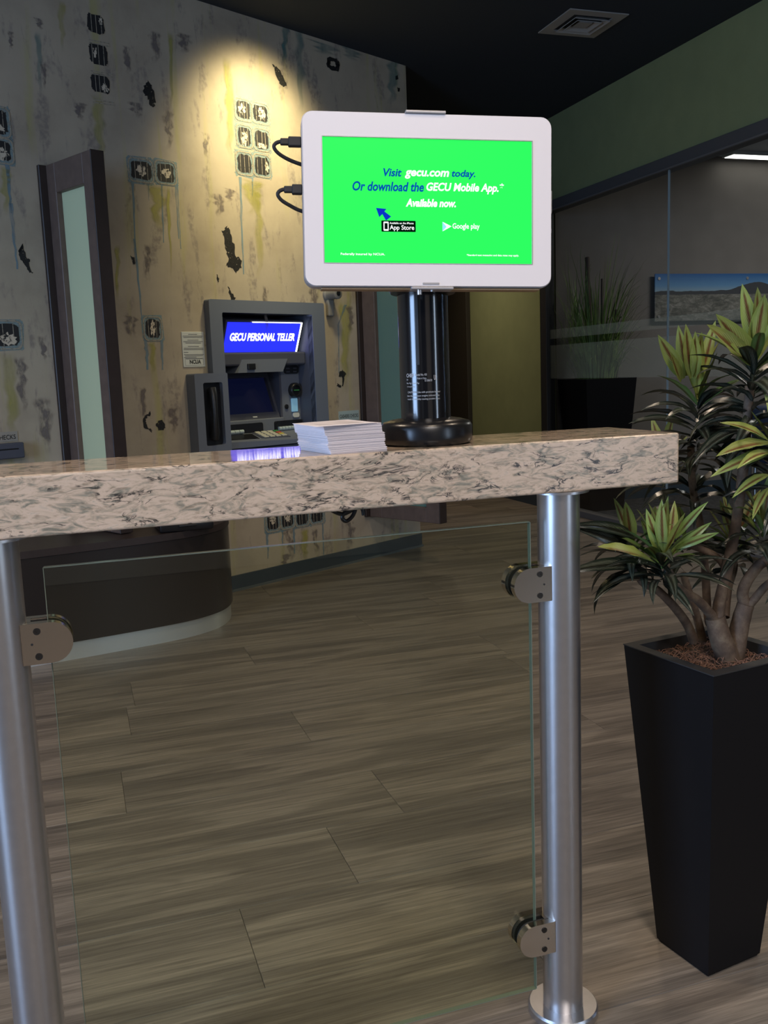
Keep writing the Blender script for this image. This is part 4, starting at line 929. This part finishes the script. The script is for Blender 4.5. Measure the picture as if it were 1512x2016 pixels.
def head(x, y, Y, ax, ny, nm, nd, drop, ly=.115, ld=.13, spread=1.0, zmax=None, facing=None):
    c = pw(x, y, Y); ax = Vector(ax).normalized(); t1 = ax.cross(Vector((.3,1,.1))).normalized(); t2 = ax.cross(t1); k = rnd.uniform(0, 6)
    def go(mesh, n, e0, e1, d0, d1, ln, ph):
        for i in range(n):
            f = (i+.5)/n; az = ph+i*2.39996+rnd.uniform(-.2,.2); el = e0+(e1-e0)*f+rnd.uniform(-.1,.1)
            d = ax*math.cos(el)+(t1*math.cos(az)+t2*math.sin(az))*math.sin(el)*spread
            put_leaf(rnd.choice(mesh), c-ax*(d0+(d1-d0)*f)+d*.004, d, ax, ln*rnd.uniform(.82,1.12))
    go(LY, ny, .10, .62, 0, .012, ly, k); go(LM, nm, .6, .95, .008, .03, ly*1.0, k+1); go(LD, nd, .85, 1.55, .02, drop, ld, k+2)
head(1374, 778, 1.53, (.0,0,1), 5, 4, 36, .150, .118, .138)
head(1484, 708, 1.41, (.02,.0,1), 5, 5, 38, .165, .130, .150)
head(1540, 890, 1.36, (-.15,-.15,1), 4, 6, 14, .09, .125, .125)
head(1303, 1092, 1.39, (-.05,.02,1), 6, 8, 18, .055, .110, .130)
head(1242, 1066, 1.47, (-.1,.1,1), 2, 4, 20, .055, .095, .120)
head(1444, 1065, 1.59, (0,.05,1), 5, 7, 15, .06, .115, .115)
head(1345, 1050, 1.53, (-.1,0,1), 0, 3, 8, .05, .09, .11)
head(1502, 1030, 1.44, (.1,-.1,1), 3, 6, 16, .07, .11, .12)
head(1366, 940, 1.55, (0,0,1), 0, 0, 12, .07, .1, .125)
head(1308, 905, 1.72, (-.05,.1,1), 3, 3, 10, .07, .10, .12)
# single leaves that stand out
def one(me, x0, y0, x1, y1, Y0, Y1):
    a, b_ = pw(x0, y0, Y0), pw(x1, y1, Y1); put_leaf(me, a, b_-a, (CAM-a).normalized()+Vector((0,0,.5)), (b_-a).length)
for q in [(1512,868,1443,813,1.34,1.30),(1516,872,1418,878,1.33,1.28),(1520,893,1466,882,1.32,1.26),(1516,888,1416,918,1.33,1.29),(1512,935,1452,952,1.35,1.31),(1514,960,1478,1012,1.35,1.31)]: one(rnd.choice(LN), *q)
for q in [(1288,1108,1184,1066,1.38,1.32),(1302,1090,1272,1004,1.39,1.38),(1306,1085,1300,985,1.38,1.36),(1318,1075,1330,985,1.40,1.41)]: one(LY[0], *q)
for q in [(1488,712,1403,616,1.41,1.37),(1486,720,1383,641,1.41,1.36),(1488,690,1460,557,1.41,1.40),(1492,690,1488,563,1.40,1.37),(1496,690,1510,585,1.40,1.37),
          (1346,745,1293,656,1.53,1.50),(1352,740,1336,638,1.53,1.52),(1360,745,1347,636,1.52,1.49),(1368,745,1367,650,1.52,1.49),(1380,745,1411,632,1.53,1.53),(1340,752,1316,692,1.53,1.50)]: one(LY[2], *q)
for q in [(1330,1060,1388,982,1.39,1.36),(1330,1080,1415,1045,1.39,1.34),(1330,1088,1400,1022,1.39,1.36),(1250,1130,1170,1152,1.44,1.40),(1262,1115,1140,1098,1.44,1.40),(1250,1080,1160,1040,1.46,1.42),(1255,1060,1155,1010,1.46,1.42)]: one(LM[0] if q[2] > 1300 else LD[0], *q)

# ================================================================ meeting room behind the glass
gx, gy = 4.075, 6.73
gp_ = thing('grass_plant', 'tall wispy grass with brown reeds in a black planter behind the glass', 'plant', (gx, gy, .006), 0)
tapered(.31, .46, 1.068, .03, 'planter', gp_, M_matblack, M_rimblack, .05)
MB().box(-.16, .16, -.16, .16, 1.02, 1.05).build('soil', M_soil, gp_)
M_grass = plain('grass_green', (.13,.20,.05), .5, var=.5, scale=9)
b = MB(); rnd = random.Random(4)
for k in range(420):
    a = rnd.uniform(0, 2*PI); r0 = rnd.uniform(.02,.17); hgt = rnd.choice((.45,.55,.65,.75,.9,1.1,1.25))*rnd.uniform(.8,1.1); lean = rnd.uniform(.15,.75)*(1.3-hgt*.5); w = rnd.uniform(.006,.012)
    px_, py_ = r0*math.cos(a), r0*math.sin(a); nx_, ny_ = -math.sin(a)*w/2, math.cos(a)*w/2; vs = []; n = 7
    for i in range(n+1):
        f = i/n; out_ = lean*hgt*(f**1.4)*.95; zz = 1.045+hgt*(f-.9*lean*f**3); q = 1-f**2*.9
        cx2, cy2 = max(-.25, px_+math.cos(a)*out_), min(.285, py_+math.sin(a)*out_)
        vs += [(cx2-nx_*q, cy2-ny_*q, zz), (cx2+nx_*q, cy2+ny_*q, zz)]
    b.add(vs, [(2*i,2*i+1,2*i+3,2*i+2) for i in range(n)])
tag(b.build('grass_blades', M_grass, gp_), None, None, kind='stuff')
M_reed = plain('brown_reed', (.06,.042,.032), .7)
for x, y, h, r in ((-.09,-.02,2.03,.020),(-.03,.05,1.80,.016),(.03,-.04,1.86,.010),(.17,-.02,1.62,.016)):
    MB().lathe([(r,0),(r*1.05,.3),(r*.95,h-1.05),(r*.5,h-1.045)], 14, (x*1.0,y,1.04)).build('reed', M_reed, gp_, smooth=50)
# panoramic print
def mat_picture():
    m, nt, p, out = newmat('panorama_print'); tc = N(nt, 'ShaderNodeTexCoord'); sep = N(nt, 'ShaderNodeSeparateXYZ'); L(nt, tc.outputs['Generated'], sep.inputs[0])
    sky = ramp(nt, [(.62,(.23,.33,.40)), (.75,(.11,.24,.42)), (1.0,(.025,.10,.28))]); L(nt, sep.outputs[2], sky.inputs[0])
    nz = N(nt, 'ShaderNodeTexNoise', i_Scale=11.0, i_Detail=9.0, i_Roughness=.82, i_Distortion=.6)
    mp = N(nt, 'ShaderNodeMapping'); mp.inputs['Scale'].default_value = (1,1,2.6); L(nt, tc.outputs['Object'], mp.inputs[0]); L(nt, mp.outputs[0], nz.inputs['Vector'])
    town = ramp(nt, [(.32,(.035,.04,.04)), (.48,(.12,.12,.105)), (.58,(.22,.21,.19)), (.72,(.36,.35,.33))]); L(nt, nz.outputs[0], town.inputs[0])
    # hill: a bump around x = .62
    dx = N(nt, 'ShaderNodeMath', operation='SUBTRACT', i_1=.56); L(nt, sep.outputs[0], dx.inputs[0]); d2 = N(nt, 'ShaderNodeMath', operation='MULTIPLY'); L(nt, dx.outputs[0], d2.inputs[0]); L(nt, dx.outputs[0], d2.inputs[1])
    d3 = N(nt, 'ShaderNodeMath', operation='MULTIPLY', i_1=-70.0); L(nt, d2.outputs[0], d3.inputs[0]); ex = N(nt, 'ShaderNodeMath', operation='EXPONENT'); L(nt, d3.outputs[0], ex.inputs[0])
    nz2 = N(nt, 'ShaderNodeTexNoise', i_Scale=7.0, i_Detail=4.0); L(nt, tc.outputs['Object'], nz2.inputs['Vector'])
    hl = N(nt, 'ShaderNodeMath', operation='MULTIPLY_ADD', i_1=.18, i_2=.58); L(nt, ex.outputs[0], hl.inputs[0]); h2 = N(nt, 'ShaderNodeMath', operation='MULTIPLY_ADD', i_1=.10); L(nt, nz2.outputs[0], h2.inputs[0]); L(nt, hl.outputs[0], h2.inputs[2])
    below = N(nt, 'ShaderNodeMath', operation='LESS_THAN'); L(nt, sep.outputs[2], below.inputs[0]); L(nt, h2.outputs[0], below.inputs[1])
    far = N(nt, 'ShaderNodeMath', operation='GREATER_THAN', i_1=.56); L(nt, sep.outputs[2], far.inputs[0])
    land = mix(nt, town.outputs[0], (.055,.058,.065,1), far.outputs[0])
    c = mix(nt, sky.outputs[0], land, below.outputs[0]); L(nt, c, p.inputs['Base Color']); p.inputs['Roughness'].default_value = .3
    return m
a = at_y(1289, 541, YB-.04)
pic = thing('panorama_print', 'wide panoramic town and hill print on the grey meeting room wall', 'picture', (a.x+.95, YB, 1.53))
MB().bbox(-.95, .95, -.045, -.035, 0, .40, .001, 1).build('print', mat_picture(), pic)
for x in (-.91, 0, .91):
    for z in (.04, .36): MB().cyl((x,-.05,z), (x,-.0015,z), .013, 14).build('standoff', M_chairmetal, pic, smooth=40)
# upholstered chair
ch = thing('meeting_chair', 'navy upholstered chair with metal legs behind the glass', 'chair', (5.02, 5.62, .006), math.radians(-35))
MB().bbox(-.25, .25, -.24, .24, .42, .50, .03, 3).build('seat', M_chairblue, ch, smooth=50)
b = MB().bbox(-.25, .25, .21, .28, .46, .82, .03, 3); b.build('backrest', M_chairblue, ch, smooth=50)
for s_ in (-1, 1):
    MB().tube([(s_*.24,-.24,0),(s_*.24,-.21,.25),(s_*.24,-.2,.43)], .013, 10).build('leg', M_chairmetal, ch, smooth=50)
    MB().tube([(s_*.24,.30,0),(s_*.24,.25,.25),(s_*.24,.22,.45)], .013, 10).build('leg', M_chairmetal, ch, smooth=50)
    MB().tube(spl([(s_*.27,-.2,.43),(s_*.28,-.2,.62),(s_*.28,.0,.66),(s_*.28,.2,.66),(s_*.27,.25,.6)]), .012, 10).build('armrest', M_chairmetal, ch, smooth=50)
